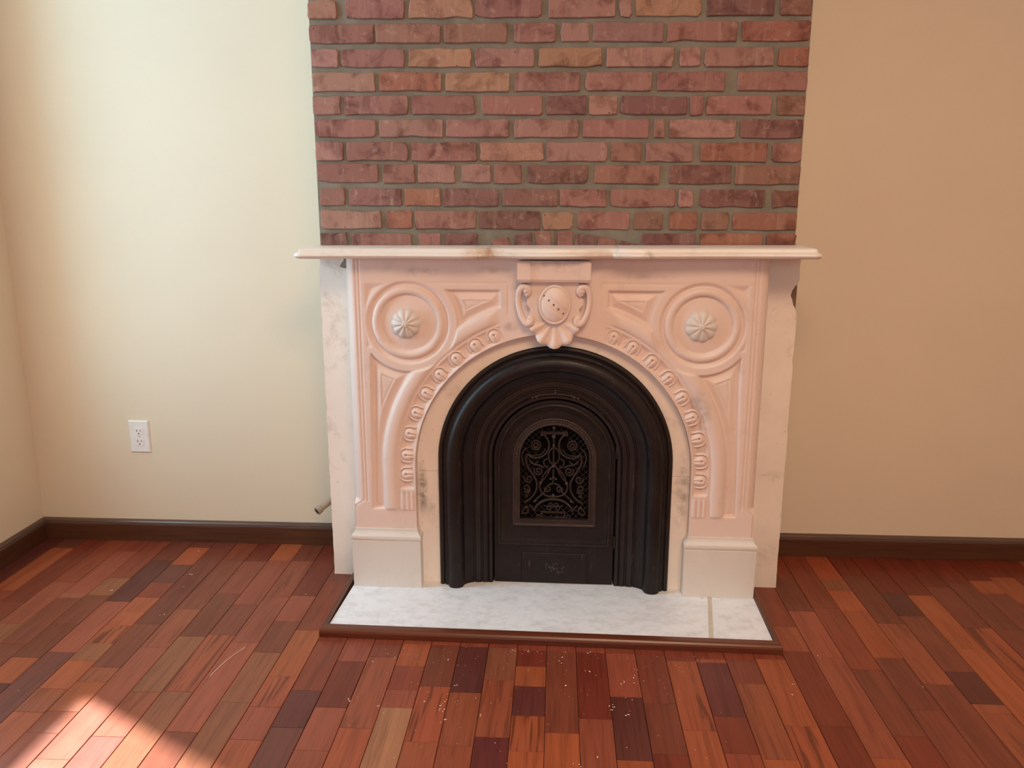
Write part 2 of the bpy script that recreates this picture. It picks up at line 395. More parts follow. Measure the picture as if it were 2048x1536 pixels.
# ------------------------------------------------------------------ measured layout (metres)
BRICKS = [
    ((-0.7384, 1.7549, -0.6535, 1.7546, -0.6535, 1.806, -0.7384, 1.8065), 't'),
    ((-0.6254, 1.7545, -0.4533, 1.7538, -0.4533, 1.8049, -0.6254, 1.8059), 'r'),
    ((-0.4415, 1.7538, -0.2534, 1.7531, -0.2534, 1.8039, -0.4415, 1.8049), 't'),
    ((-0.2447, 1.753, -0.0524, 1.7523, -0.0524, 1.8028, -0.2447, 1.8038), 'r'),
    ((-0.0351, 1.7522, 0.1596, 1.7515, 0.1596, 1.8016, -0.0351, 1.8027), 'p'),
    ((0.1696, 1.7514, 0.2052, 1.7513, 0.2052, 1.8014, 0.1696, 1.8016), 'p'),
    ((0.2166, 1.7512, 0.4035, 1.7505, 0.4035, 1.8003, 0.2166, 1.8013), 't'),
    ((0.4176, 1.7505, 0.6084, 1.7497, 0.6084, 1.7992, 0.4176, 1.8002), 'd'),
    ((0.6238, 1.7497, 0.713, 1.7493, 0.713, 1.7986, 0.6238, 1.7991), 'b'),
    ((-0.7387, 1.6877, -0.5454, 1.6869, -0.5454, 1.7388, -0.7387, 1.7392), 'r'),
    ((-0.5409, 1.6869, -0.3478, 1.686, -0.3478, 1.7384, -0.5409, 1.7388), 'r'),
    ((-0.339, 1.686, -0.1534, 1.6852, -0.1534, 1.738, -0.339, 1.7383), 'b'),
    ((-0.1331, 1.6851, -0.0119, 1.6846, -0.0119, 1.7377, -0.1331, 1.7379), 'r'),
    ((0.0017, 1.6846, 0.0839, 1.6842, 0.0839, 1.7375, 0.0017, 1.7376), 'p'),
    ((0.0954, 1.6842, 0.2988, 1.6833, 0.2988, 1.737, 0.0954, 1.7374), 'v'),
    ((0.3088, 1.6833, 0.5088, 1.6824, 0.5088, 1.7366, 0.3088, 1.737), 'r'),
    ((0.5208, 1.6824, 0.714, 1.6815, 0.714, 1.7361, 0.5208, 1.7365), 'o'),
    ((-0.7354, 1.6217, -0.6543, 1.6212, -0.6543, 1.6721, -0.7354, 1.6725), 'p'),
    ((-0.6441, 1.6212, -0.4542, 1.6201, -0.4542, 1.6712, -0.6441, 1.6721), 'r'),
    ((-0.4438, 1.6201, -0.2577, 1.619, -0.2577, 1.6704, -0.4438, 1.6712), 't'),
    ((-0.2474, 1.619, -0.0738, 1.618, -0.0738, 1.6696, -0.2474, 1.6703), 'p'),
    ((-0.0614, 1.6179, 0.123, 1.6169, 0.123, 1.6687, -0.0614, 1.6695), 't'),
    ((0.136, 1.6168, 0.3303, 1.6157, 0.3303, 1.6678, 0.136, 1.6687), 'p'),
    ((0.3475, 1.6156, 0.4068, 1.6153, 0.4068, 1.6675, 0.3475, 1.6677), 'p'),
    ((0.4184, 1.6152, 0.6151, 1.6141, 0.6151, 1.6666, 0.4184, 1.6674), 'p'),
    ((0.6278, 1.614, 0.7147, 1.6136, 0.7147, 1.6662, 0.6278, 1.6665), 'o'),
    ((-0.7355, 1.5535, -0.5458, 1.5525, -0.5458, 1.606, -0.7355, 1.607), 'p'),
    ((-0.5339, 1.5525, -0.3474, 1.5515, -0.3474, 1.6049, -0.5339, 1.6059), 'o'),
    ((-0.3355, 1.5515, -0.1462, 1.5505, -0.1462, 1.6039, -0.3355, 1.6049), 't'),
    ((-0.1315, 1.5504, 0.0598, 1.5494, 0.0598, 1.6028, -0.1315, 1.6038), 'r'),
    ((0.0751, 1.5494, 0.2711, 1.5484, 0.2711, 1.6017, 0.0751, 1.6027), 'r'),
    ((0.2836, 1.5483, 0.4812, 1.5473, 0.4812, 1.6006, 0.2836, 1.6016), 'r'),
    ((0.5165, 1.5471, 0.7149, 1.5461, 0.7149, 1.5993, 0.5165, 1.6004), 'r'),
    ((-0.7375, 1.488, -0.6526, 1.4875, -0.6526, 1.5403, -0.7375, 1.5407), 'p'),
    ((-0.6426, 1.4874, -0.449, 1.4863, -0.449, 1.5392, -0.6426, 1.5402), 'r'),
    ((-0.4385, 1.4862, -0.2487, 1.485, -0.2487, 1.5382, -0.4385, 1.5392), 'r'),
    ((-0.2308, 1.4849, -0.0479, 1.4838, -0.0479, 1.5371, -0.2308, 1.5381), 'r'),
    ((-0.0374, 1.4838, 0.0816, 1.483, 0.0816, 1.5364, -0.0374, 1.5371), 'd'),
    ((0.0896, 1.483, 0.1726, 1.4825, 0.1726, 1.5359, 0.0896, 1.5364), 'p'),
    ((0.1818, 1.4824, 0.3738, 1.4813, 0.3738, 1.5349, 0.1818, 1.5359), 'd'),
    ((0.3825, 1.4812, 0.4208, 1.481, 0.4208, 1.5346, 0.3825, 1.5348), 'r'),
    ((0.4302, 1.4809, 0.6187, 1.4798, 0.6187, 1.5336, 0.4302, 1.5346), 'r'),
    ((0.633, 1.4797, 0.7152, 1.4792, 0.7152, 1.5331, 0.633, 1.5335), 'b'),
    ((-0.735, 1.4231, -0.5477, 1.422, -0.5477, 1.4735, -0.735, 1.4743), 'r'),
    ((-0.5386, 1.4219, -0.3459, 1.4208, -0.3459, 1.4725, -0.5386, 1.4734), 'p'),
    ((-0.3363, 1.4207, -0.147, 1.4196, -0.147, 1.4715, -0.3363, 1.4724), 'p'),
    ((-0.1328, 1.4195, 0.0593, 1.4183, 0.0593, 1.4706, -0.1328, 1.4715), 'p'),
    ((0.0718, 1.4182, 0.2666, 1.417, 0.2666, 1.4696, 0.0718, 1.4705), 'r'),
    ((0.2784, 1.417, 0.3118, 1.4168, 0.3118, 1.4694, 0.2784, 1.4695), 'p'),
    ((0.3259, 1.4167, 0.5192, 1.4155, 0.5192, 1.4684, 0.3259, 1.4693), 'p'),
    ((0.5315, 1.4154, 0.7124, 1.4143, 0.7124, 1.4674, 0.5315, 1.4683), 'd'),
    ((-0.7344, 1.3546, -0.651, 1.3542, -0.651, 1.4096, -0.7344, 1.4101), 'p'),
    ((-0.6408, 1.3541, -0.4511, 1.3531, -0.4511, 1.4084, -0.6408, 1.4095), 'r'),
    ((-0.4435, 1.3531, -0.2448, 1.3521, -0.2448, 1.4072, -0.4435, 1.4084), 'r'),
    ((-0.2349, 1.352, -0.0438, 1.3511, -0.0438, 1.4061, -0.2349, 1.4072), 't'),
    ((-0.0361, 1.351, 0.1458, 1.3501, 0.1458, 1.405, -0.0361, 1.406), 'p'),
    ((0.1562, 1.35, 0.2458, 1.3496, 0.2458, 1.4044, 0.1562, 1.4049), 'r'),
    ((0.2595, 1.3495, 0.397, 1.3488, 0.397, 1.4035, 0.2595, 1.4043), 'p'),
    ((0.4181, 1.3487, 0.6148, 1.3477, 0.6148, 1.4023, 0.4181, 1.4034), 'o'),
    ((0.6287, 1.3476, 0.7141, 1.3472, 0.7141, 1.4017, 0.6287, 1.4022), 'r'),
    ((-0.7343, 1.2904, -0.5473, 1.2893, -0.5473, 1.344, -0.7343, 1.345), 'r'),
    ((-0.5325, 1.2892, -0.4334, 1.2887, -0.4334, 1.3434, -0.5325, 1.3439), 'r'),
    ((-0.4254, 1.2886, -0.3097, 1.288, -0.3097, 1.3428, -0.4254, 1.3434), 'p'),
    ((-0.2904, 1.2879, -0.2036, 1.2874, -0.2036, 1.3422, -0.2904, 1.3426), 'p'),
    ((-0.1946, 1.2873, -0.1101, 1.2868, -0.1101, 1.3417, -0.1946, 1.3421), 'r'),
    ((-0.0908, 1.2867, 0.0893, 1.2857, 0.0893, 1.3406, -0.0908, 1.3416), 'd'),
    ((0.1082, 1.2856, 0.304, 1.2845, 0.304, 1.3395, 0.1082, 1.3405), 'r'),
    ((0.3315, 1.2843, 0.5139, 1.2833, 0.5139, 1.3383, 0.3315, 1.3393), 'd'),
    ((0.5257, 1.2832, 0.7154, 1.2821, 0.7154, 1.3372, 0.5257, 1.3383), 'b'),
    ((-0.7309, 1.2209, -0.651, 1.2207, -0.651, 1.2729, -0.7309, 1.2733), 'r'),
    ((-0.6389, 1.2206, -0.477, 1.22, -0.477, 1.2722, -0.6389, 1.2729), 'r'),
    ((-0.4687, 1.22, -0.3573, 1.2196, -0.3573, 1.2717, -0.4687, 1.2721), 'o'),
    ((-0.3484, 1.2195, -0.1782, 1.2189, -0.1782, 1.2709, -0.3484, 1.2716), 'd'),
    ((-0.1691, 1.2189, 0.002, 1.2182, 0.002, 1.2701, -0.1691, 1.2708), 'd'),
    ((0.0073, 1.2182, 0.1463, 1.2177, 0.1463, 1.2695, 0.0073, 1.2701), 'r'),
    ((0.1583, 1.2176, 0.3522, 1.2169, 0.3522, 1.2686, 0.1583, 1.2694), 'r'),
    ((0.3611, 1.2169, 0.4056, 1.2167, 0.4056, 1.2684, 0.3611, 1.2685), 'p'),
    ((0.4242, 1.2166, 0.6175, 1.2159, 0.6175, 1.2674, 0.4242, 1.2683), 'd'),
    ((0.6386, 1.2158, 0.7148, 1.2156, 0.7148, 1.267, 0.6386, 1.2673), 'b'),
    ((-0.7313, 1.1514, -0.5405, 1.1511, -0.5405, 1.2059, -0.7313, 1.2066), 'p'),
    ((-0.5254, 1.1511, -0.4449, 1.1509, -0.4449, 1.2055, -0.5254, 1.2058), 'o'),
    ((-0.437, 1.1509, -0.2473, 1.1506, -0.2473, 1.2048, -0.437, 1.2055), 'r'),
    ((-0.2381, 1.1506, -0.0533, 1.1502, -0.0533, 1.204, -0.2381, 1.2047), 'd'),
    ((-0.0477, 1.1502, 0.0474, 1.1501, 0.0474, 1.2036, -0.0477, 1.204), 't'),
    ((0.0601, 1.15, 0.2173, 1.1498, 0.2173, 1.2029, 0.0601, 1.2036), 'r'),
    ((0.2308, 1.1497, 0.3163, 1.1496, 0.3163, 1.2026, 0.2308, 1.2029), 'b'),
    ((0.3378, 1.1496, 0.4205, 1.1494, 0.4205, 1.2021, 0.3378, 1.2025), 'o'),
    ((0.4323, 1.1494, 0.5154, 1.1492, 0.5154, 1.2018, 0.4323, 1.2021), 'b'),
    ((0.5256, 1.1492, 0.7165, 1.1489, 0.7165, 1.201, 0.5256, 1.2017), 'o'),
    ((-0.7349, 1.0812, -0.6509, 1.0815, -0.6509, 1.1379, -0.7349, 1.1378), 'd'),
    ((-0.6368, 1.0815, -0.4493, 1.0822, -0.4493, 1.1382, -0.6368, 1.138), 'r'),
    ((-0.4275, 1.0823, -0.3577, 1.0826, -0.3577, 1.1384, -0.4275, 1.1383), 'r'),
    ((-0.3437, 1.0826, -0.2448, 1.083, -0.2448, 1.1385, -0.3437, 1.1384), 'd'),
    ((0.2541, 1.0848, 0.418, 1.0854, 0.418, 1.1395, 0.2541, 1.1393), 'd'),
    ((0.433, 1.0855, 0.6164, 1.0862, 0.6164, 1.1398, 0.433, 1.1395), 'o'),
    ((0.6283, 1.0862, 0.7172, 1.0865, 0.7172, 1.14, 0.6283, 1.1398), 'o'),
    ((-0.1992, 1.097, -0.1445, 1.0972, -0.1464, 1.1279, -0.203, 1.12), 'r'),
    ((-0.1308, 1.0972, -0.0743, 1.0974, -0.0796, 1.1414, -0.1328, 1.1336), 'd'),
    ((-0.0665, 1.0974, -0.016, 1.0976, -0.0223, 1.1465, -0.0707, 1.1433), 'r'),
    ((-0.0016, 1.0976, -0.0046, 1.0828, -0.0082, 1.1456, -0.005, 1.1492), 'd'),
    ((-0.0006, 1.0828, 0.0478, 1.083, 0.0488, 1.1445, -0.0001, 1.1444), 'r'),
    ((0.0558, 1.083, 0.1141, 1.0832, 0.1162, 1.1328, 0.0561, 1.1366), 'd'),
    ((0.1201, 1.0833, 0.1803, 1.0835, 0.1812, 1.1212, 0.123, 1.1309), 'r'),
    ((0.1903, 1.0835, 0.2502, 1.0837, 0.2494, 1.1056, 0.1893, 1.1172), 'd'),
]
PLANKS = [
    (-22, -0.097, 'o'), (-22, -0.428, 'r'), (-20, -0.629, 't'), (-19, -0.112, 'p'), (-19, -0.432, 't'), (-19, -0.465, 'b'), (-19, -0.743, 'b'), (-18, -0.320, 't'), 
    (-18, -0.442, 'b'), (-18, -0.623, 'b'), (-18, -0.807, 'o'), (-18, -0.930, 'd'), (-17, -0.181, 'd'), (-17, -0.479, 'p'), (-17, -0.776, 'g'), (-16, -0.067, 'o'), 
    (-16, -0.210, 'g'), (-16, -0.344, 'r'), (-16, -0.448, 'o'), (-16, -0.542, 'o'), (-16, -0.625, 'k'), (-16, -0.724, 't'), (-16, -0.814, 'o'), (-16, -0.947, 's'), 
    (-16, -1.045, 'o'), (-15, -0.611, 'b'), (-15, -0.842, 's'), (-15, -0.911, 'o'), (-15, -1.038, 'p'), (-15, -1.122, 'p'), (-14, -0.163, 'b'), (-14, -0.514, 's'), 
    (-14, -0.737, 'p'), (-14, -1.211, 't'), (-13, -0.167, 'p'), (-13, -0.407, 'b'), (-13, -0.673, 't'), (-13, -0.947, 's'), (-13, -1.126, 'P'), (-12, -0.157, 'p'), 
    (-12, -0.479, 'b'), (-12, -0.660, 'k'), (-12, -0.940, 't'), (-12, -1.598, 'p'), (-11, -0.155, 's'), (-11, -0.421, 'p'), (-11, -0.696, 'p'), (-11, -1.100, 'b'), 
    (-10, -0.410, 'p'), (-10, -0.573, 'b'), (-10, -0.745, 't'), (-10, -0.978, 't'), (-9, -0.620, 'o'), (-9, -0.859, 'k'), (-9, -0.993, 'p'), (-9, -1.120, 'o'), 
    (-8, -0.674, 'r'), (-8, -0.918, 'd'), (-8, -1.069, 'g'), (-7, -0.669, 'p'), (-7, -0.777, 'R'), (-7, -0.985, 'p'), (-7, -1.149, 'p'), (-6, -0.677, 'b'), 
    (-6, -0.751, 's'), (-6, -1.062, 'o'), (-5, -0.677, 'o'), (-5, -0.791, 'r'), (-5, -0.901, 'p'), (-5, -0.977, 'y'), (-4, -0.680, 'b'), (-4, -0.881, 'k'), 
    (-4, -1.104, 's'), (-3, -0.683, 'd'), (-3, -0.904, 's'), (-3, -1.113, 's'), (-2, -0.686, 't'), (-2, -0.843, 's'), (-2, -1.078, 'v'), (-1, -0.693, 'R'), 
    (-1, -0.775, 'o'), (-1, -0.867, 'd'), (-1, -0.992, 'k'), (-1, -1.124, 'o'), (0, -0.692, 'b'), (0, -1.054, 'o'), (1, -0.696, 'R'), (1, -0.996, 'p'), (2, -0.696, 'p'), 
    (2, -0.900, 'd'), (2, -1.142, 'o'), (3, -0.701, 'b'), (3, -0.923, 'b'), (3, -1.117, 'R'), (4, -0.706, 'b'), (4, -0.725, 'k'), (4, -1.026, 'o'), (5, -0.711, 'p'), 
    (5, -0.729, 'v'), (5, -0.967, 'R'), (5, -1.105, 'r'), (6, -0.707, 'b'), (6, -0.822, 's'), (6, -1.121, 'o'), (7, -0.702, 'o'), (7, -0.996, 'k'), (8, -0.657, 'R'), 
    (8, -0.992, 'R'), (9, -0.423, 'p'), (9, -0.684, 'p'), (9, -1.103, 'o'), (10, -0.399, 'r'), (11, -0.200, 't'), (11, -0.280, 'o'), (11, -0.413, 'o'), (11, -0.678, 'b'), 
    (11, -0.915, 'b'), (12, -0.168, 'b'), (12, -0.484, 's'), (12, -0.800, 'b'), (13, -0.285, 'd'), (13, -0.435, 'b'), (13, -0.736, 'd'), (13, -0.881, 'p'), 
    (13, -0.919, 's'), (14, -0.297, 'o'), (14, -0.618, 'o'), (15, -0.235, 'b'), (15, -0.496, 'k'), (16, -0.203, 'b'), (16, -0.502, 'b'), (17, -0.180, 'o'), 
    (17, -0.271, 'b'), (18, -0.150, 'o'), 
]
DEBRIS = [(-0.267, -0.915), (-0.265, -0.939), (-0.269, -0.947), (-0.244, -0.947), (-0.278, -0.964), (-0.277, -0.977), (-0.266, -0.978), (-0.269, -0.987), (-0.32, -0.949), (-0.324, -1.063), (-0.296, -0.751), (-0.285, -0.752), (-0.244, -0.688), (-0.104, -0.7), (-0.112, -0.694), (-0.066, -0.696), (-0.458, -0.735), (-0.435, -0.752), (-0.259, -1.019), (-0.174, -1.0), (-0.193, -0.927), (-0.492, -0.775), (-0.436, -0.975), (-0.247, -0.873), (-0.153, -0.946), (-0.515, -0.949), (-0.13, -1.099), (-0.066, -0.697), (-0.042, -0.701), (-0.029, -0.711), (0.037, -0.699), (0.029, -0.724), (0.026, -0.755), (0.103, -0.699), (0.107, -0.694), (0.139, -0.693), (0.09, -0.788), (0.101, -0.792), (0.23, -0.776), (0.255, -0.756), (0.22, -0.803), (0.216, -0.813), (0.216, -0.838), (0.19, -0.836), (0.037, -0.858), (0.145, -0.942), (0.153, -0.935), (0.153, -0.946), (0.15, -0.958), (0.204, -0.913), (0.183, -0.978), (0.064, -1.162), (0.051, -1.161), (0.106, -1.137), (0.175, -1.099), (0.965, -0.814), (0.738, -0.678), (0.629, -0.821), (0.616, -0.868), (-1.375, -0.96), (-1.433, -0.41), (-1.209, -0.372), (-1.186, -0.553), (-1.281, -0.095), (-0.793, -0.401), (-1.222, -0.282), (0.396, -0.7), (0.741, -0.688), (0.521, -0.662)]


# ------------------------------------------------------------------ room shell
def struct(o): return tag(o, kind='structure')

w = MB(); w.box(XL - WT, XR + WT, 0.0, WT, -0.05, ZC); struct(w.build('wall_back', M['cream']))
w = MB(); w.box(XR, XR + WT, YF, -0.0005, -0.05, ZC); struct(w.build('wall_right', M['cream']))
w = MB()
w.box(XL - WT, FILL_WIN[0], YF - WT, YF, -0.05, ZC); w.box(FILL_WIN[1], XR + WT, YF - WT, YF, -0.05, ZC)  # wall behind the camera, cut by the added fill opening
w.box(FILL_WIN[0], FILL_WIN[1], YF - WT, YF, -0.05, FILL_WIN[2]); w.box(FILL_WIN[0], FILL_WIN[1], YF - WT, YF, FILL_WIN[3], ZC)
struct(w.build('wall_front', M['cream']))
w = MB(); w.box(XL - WT, XR + WT, YF - WT, WT, ZC + 0.0005, ZC + 0.1); struct(w.build('ceiling', M['ceil']))
# left wall with its two window openings
w = MB()
ys = [YF]
for ya, yb, za, zb in sorted(WINS, key=lambda q: q[1]):
    w.box(XL - WT, XL, ys[-1], yb, -0.05, ZC)
    w.box(XL - WT, XL, yb, ya, -0.05, za)
    w.box(XL - WT, XL, yb, ya, zb, ZC)
    ys.append(ya)
w.box(XL - WT, XL, ys[-1], -0.0005, -0.05, ZC)
struct(w.build('wall_left', M['cream']))
for i, (ya, yb, za, zb) in enumerate(WINS):
    r = struct(empty('window_%d' % (i + 1), (XL, (ya + yb) / 2, za)))
    hw_, hh = (ya - yb) / 2, zb - za
    for nm, (a, b, c, d) in (('casing', (hw_ + 0.001, hw_ + 0.09, -0.1, hh + 0.09)), ('casing', (-hw_ - 0.09, -hw_ - 0.001, -0.1, hh + 0.09)),
                             ('head_casing', (-hw_ - 0.001, hw_ + 0.001, hh + 0.002, hh + 0.09)), ('apron', (-hw_, hw_, -0.1, -0.022))):
        q = MB(); q.box(0.0005, 0.018, a, b, c, d); q.build(nm, M['winw'], r)

# floor: sub-floor and boards
w = MB(); w.box(XL, XR, YF, 0, -0.05, -0.004)
floor = struct(w.build('floor', M['gap']))
PITCH, X0 = 0.0823, -0.0155
WOOD = {  # board colours
    'r': (0.255, 0.050, 0.020), 'p': (0.330, 0.080, 0.036), 'b': (0.190, 0.045, 0.020), 'd': (0.090, 0.022, 0.017), 'o': (0.390, 0.094, 0.029),
    't': (0.300, 0.100, 0.038), 'g': (0.140, 0.043, 0.026), 'R': (0.175, 0.027, 0.011), 's': (0.310, 0.078, 0.030), 'k': (0.370, 0.086, 0.029),
    'y': (0.450, 0.220, 0.088), 'P': (0.400, 0.080, 0.050), 'v': (0.110, 0.020, 0.019)}
FIRST = {-23: 'd', -22: 'g', -21: 'R', -20: 'r', -19: 'r', -18: 'r', -17: 'b', -16: 'b', -15: 'b', -14: 'r', -13: 'R', -12: 'o', -11: 'b', -10: 'R', -9: 'b',
         8: 'r', 9: 'r', 10: 'r', 11: 'k', 12: 'R', 13: 'R', 14: 'R', 15: 'R', 16: 'R', 17: 'R', 18: 'R', 19: 'R'}
cols = {}
PLANKS += [(8, -0.52, 'p'), (10, -0.74, 'b'), (10, -1.02, 'R'), (18, -0.33, 'b'), (18, -0.62, 'r'), (19, -0.30, 'b'), (-20, -0.36, 'p'), (-21, -0.50, 'r'), (-9, -0.30, 'r'), (9, -0.20, 'b')]
for k, y, c in PLANKS:
    cols.setdefault(k, []).append([y, c])
boards = []            # x0 x1 yfar ynear code
kmin, kmax = int(math.floor((XL - X0) / PITCH)), int(math.floor((XR - X0) / PITCH))
mix = 'rrpbbotsRRdgrpbokb'
for k in range(kmin, kmax + 1):
    x0, x1 = max(X0 + k * PITCH, XL), min(X0 + (k + 1) * PITCH, XR)
    if x1 - x0 < 0.006: continue
    lst = list(cols.get(k, []))
    under = -8 <= k <= 7
    if not under:
        lst = [[-0.004, FIRST.get(k, random.choice(mix))]] + lst
    else:
        lst = [[-0.30, 'r']] + lst if k in (-8, 7) else [[-0.62, 'r']] + lst
    # carry on toward the camera and past it with boards of random length
    y = lst[-1][0]
    if (not cols.get(k)) or len(cols[k]) < 2:
        y -= random.uniform(0.1, 0.3)
        if len(lst) > 1 and y > -1.0: y = -0.55 - random.random() * 0.3; lst.append([y, random.choice(mix)])
    nxt = min(y - random.uniform(0.18, 0.5), -1.25 - random.random() * 0.25) if len(cols.get(k, [])) >= 2 else y - random.uniform(0.15, 0.45)
    while nxt > YF + 0.1:
        lst.append([nxt, random.choice(mix)]); nxt -= random.uniform(0.2, 0.6)
    lst.sort(key=lambda q: -q[0])
    for i, (ya, c) in enumerate(lst):
        yb = lst[i + 1][0] if i + 1 < len(lst) else YF + 0.003
        if ya - yb > 0.004: boards.append((x0, x1, ya, yb, c))

def board_mesh(x0, x1, ya, yb, dz):
    g, c = 0.0006, 0.0011
    a, b, d, e = x0 + g, x1 - g, yb + 0.0003, ya - 0.0003
    V = [(a, d, -0.012), (b, d, -0.012), (b, e, -0.012), (a, e, -0.012), (a, d, dz - c), (b, d, dz - c), (b, e, dz - c), (a, e, dz - c),
         (a + c, d + c * 0.4, dz), (b - c, d + c * 0.4, dz), (b - c, e - c * 0.4, dz), (a + c, e - c * 0.4, dz)]
    Fs = [(8, 9, 10, 11)] + [(i, (i + 1) % 4, 4 + (i + 1) % 4, 4 + i) for i in range(4)] + [(4 + i, 4 + (i + 1) % 4, 8 + (i + 1) % 4, 8 + i) for i in range(4)]
    return V, Fs

def in_view(b):        # the boards the photograph shows
    cx, cy = (b[0] + b[1]) / 2, b[2]
    t = (cy + 2.757)
    return b[2] > -1.30 and -0.70 * t - 0.08 < cx < 0.60 * t + 0.08
far, tint = MB(), []
nvis = 0
for b in boards:
    dz = random.uniform(-0.0005, 0.0)
    V, Fs = board_mesh(*b[:4], dz)
    c = WOOD[b[4]]; c = tuple(0.66 * q + 0.20 * m_ for q, m_ in zip(c, (0.205, 0.050, 0.024))); j = random.uniform(0.90, 1.10); c = (c[0] * j, c[1] * j * random.uniform(0.97, 1.09), c[2] * j * 1.25)
    if in_view(b) and nvis < 300:
        nvis += 1
        mx, my = (b[0] + b[1]) / 2, (b[2] + b[3]) / 2
        o = obj('plank', [(x - mx, y - my, z) for x, y, z in V], Fs, M['plank'], floor)
        o.location = (mx, my, 0)
        o.color = (*c, {'k': 0.35, 's': 0.65}.get(b[4], random.uniform(0.86, 1.0)))
    else:
        far.add(V, Fs); tint += [c] * len(Fs)
fo = tag(far.build('plank_field', M['plankfar'], floor), kind='stuff')
at = fo.data.color_attributes.new('tint', 'FLOAT_COLOR', 'CORNER')
for p, c in zip(fo.data.polygons, tint):
    for li in p.loop_indices: at.data[li].color = (*c, 1)

# baseboards: flat board with a moulded cap
PROF_B = [(0.0, 0.0), (0.018, 0.0), (0.018, 0.060)]
PROF_C = [(0.0, 0.0602), (0.0185, 0.0602), (0.0185, 0.066), (0.0165, 0.0672), (0.0160, 0.072), (0.013, 0.0765), (0.007, 0.0790), (0.0, 0.0795)]
def run(prof, p0, p1, nrm, name, mat, parent, m0=0.0, m1=0.0):
    d = Vector((p1[0] - p0[0], p1[1] - p0[1], 0)); d.normalize(); n = Vector((*nrm, 0))
    V = []
    for p, mm in ((p0, m0), (p1, m1)):
        for o_, z in prof: V.append(Vector((p[0], p[1], z + 0.0003)) + n * (o_ + 0.0003) + d * (mm * o_))
    k = len(prof)
    Fs = [(i, (i + 1) % k, k + (i + 1) % k, k + i) for i in range(k)] + [tuple(range(k - 1, -1, -1)), tuple(range(k, 2 * k))]
    o = obj(name, V, Fs, mat, parent)
    return fix_normals(o)
def baseboard(name, p0, p1, nrm, mb, mc, m0=0, m1=0):
    o = struct(run(PROF_B, p0, p1, nrm, name, mb, None, m0, m1)); run(PROF_C, p0, p1, nrm, 'cap_moulding', mc, o, m0, m1)
baseboard('baseboard_back', (XL, 0), (-0.742, 0), (0, -1), M['bbx'], M['capx'], 1, 0)
baseboard('baseboard_right', (0.722, 0), (XR, 0), (0, -1), M['bbx'], M['capx'], 0, -1)
baseboard('baseboard_left', (XL, YF), (XL, 0), (1, 0), M['bby'], M['capy'], 0, -1)

# ------------------------------------------------------------------ chimney breast and its bricks
BX0, BX1, BY = -0.737, 0.716, -0.24
w = MB(); w.box(BX0, BX1, BY + 0.0075, -0.0005, 0.0005, ZC - 0.0005)
breast = obj('wall_chimney', w.v, w.f, None, None, mats=[M['mortar'], M['cream']], midx=[1, 1, 0, 1, 1, 1])
struct(breast)
BRICK = {'r': (0.280, 0.140, 0.112), 'p': (0.325, 0.178, 0.142), 't': (0.340, 0.188, 0.122), 'd': (0.205, 0.106, 0.088), 'o': (0.285, 0.128, 0.088), 'b': (0.235, 0.124, 0.090), 'v': (0.245, 0.128, 0.115)}
def brick(q, code):
    x = [q[0], q[2], q[4], q[6]]; z = [q[1], q[3], q[5], q[7]]
    mx, mz = sum(x) / 4, sum(z) / 4
    pts = []
    for i in range(4):
        j = (i + 1) % 4
        ax, az, bx, bz = x[i], z[i], x[j], z[j]
        L = math.hypot(bx - ax, bz - az); n_ = 3 if L > 0.1 else 1
        cut = min(random.choice((0.002, 0.003, 0.004, 0.006, 0.010)) / L, 0.3)
        for f in [cut] + [(k + 1) / (n_ + 1) for k in range(n_)] + [1 - cut]:
            wob = random.uniform(-0.0020, 0.0016) - (random.uniform(0.002, 0.005) if random.random() < 0.05 else 0)
            px, pz = ax + (bx - ax) * f, az + (bz - az) * f
            nx, nz = (bz - az) / L, -(bx - ax) / L
            pts.append((px + nx * wob - mx, pz + nz * wob - mz))
    n_ = len(pts); yf = random.uniform(-0.0012, 0.0012); tx, tz = random.uniform(-0.006, 0.006), random.uniform(-0.015, 0.015)
    fy = lambda p: yf + tx * p[0] + tz * p[1]
    def ins(p, d):
        L = math.hypot(*p); sx = 1 - d / max(abs(p[0]), 0.004) if abs(p[0]) > 0.006 else 1; sz = 1 - d / max(abs(p[1]), 0.004) if abs(p[1]) > 0.006 else 1
        return (p[0] * max(sx, 0.3), p[1] * max(sz, 0.3))
    V = [(p[0], 0.010, p[1]) for p in pts] + [(p[0], fy(p) + 0.0022, p[1]) for p in pts] + [(*(lambda e: (e[0], fy(e), e[1]))(ins(p, 0.0020)),) for p in pts]
    Fs = [tuple(range(2 * n_, 3 * n_))]
    for b_ in (0, n_):
        for i in range(n_):
            j = (i + 1) % n_
            Fs.append((b_ + i, b_ + j, b_ + n_ + j, b_ + n_ + i))
    o = obj('brick', V, Fs, M['brick'], breast)
    o.location = (mx, BY, mz)
    c = BRICK[code]; jj = random.uniform(0.98, 1.18)
    o.color = (c[0] * jj, c[1] * jj * random.uniform(0.96, 1.04), c[2] * 1.05 * jj * random.uniform(0.95, 1.05), 1)
for q, c in BRICKS: brick(q, c)
zt = 1.8165; k = 0
while zt < ZC - 0.07:               # the courses above the picture
    x = BX0 + 0.002; first = True
    while x < BX1 - 0.03:
        L = random.choice((0.19, 0.193, 0.187, 0.19, 0.08)) if not (first and k % 2) else 0.085
        e = min(x + L, BX1 - 0.002)
        if BX1 - e < 0.03: e = BX1 - 0.002
        brick((x, zt, e, zt, e, zt + 0.053, x, zt + 0.053), random.choice('rrppttdob')); x = e + 0.011; first = False
    zt += 0.0668; k += 1

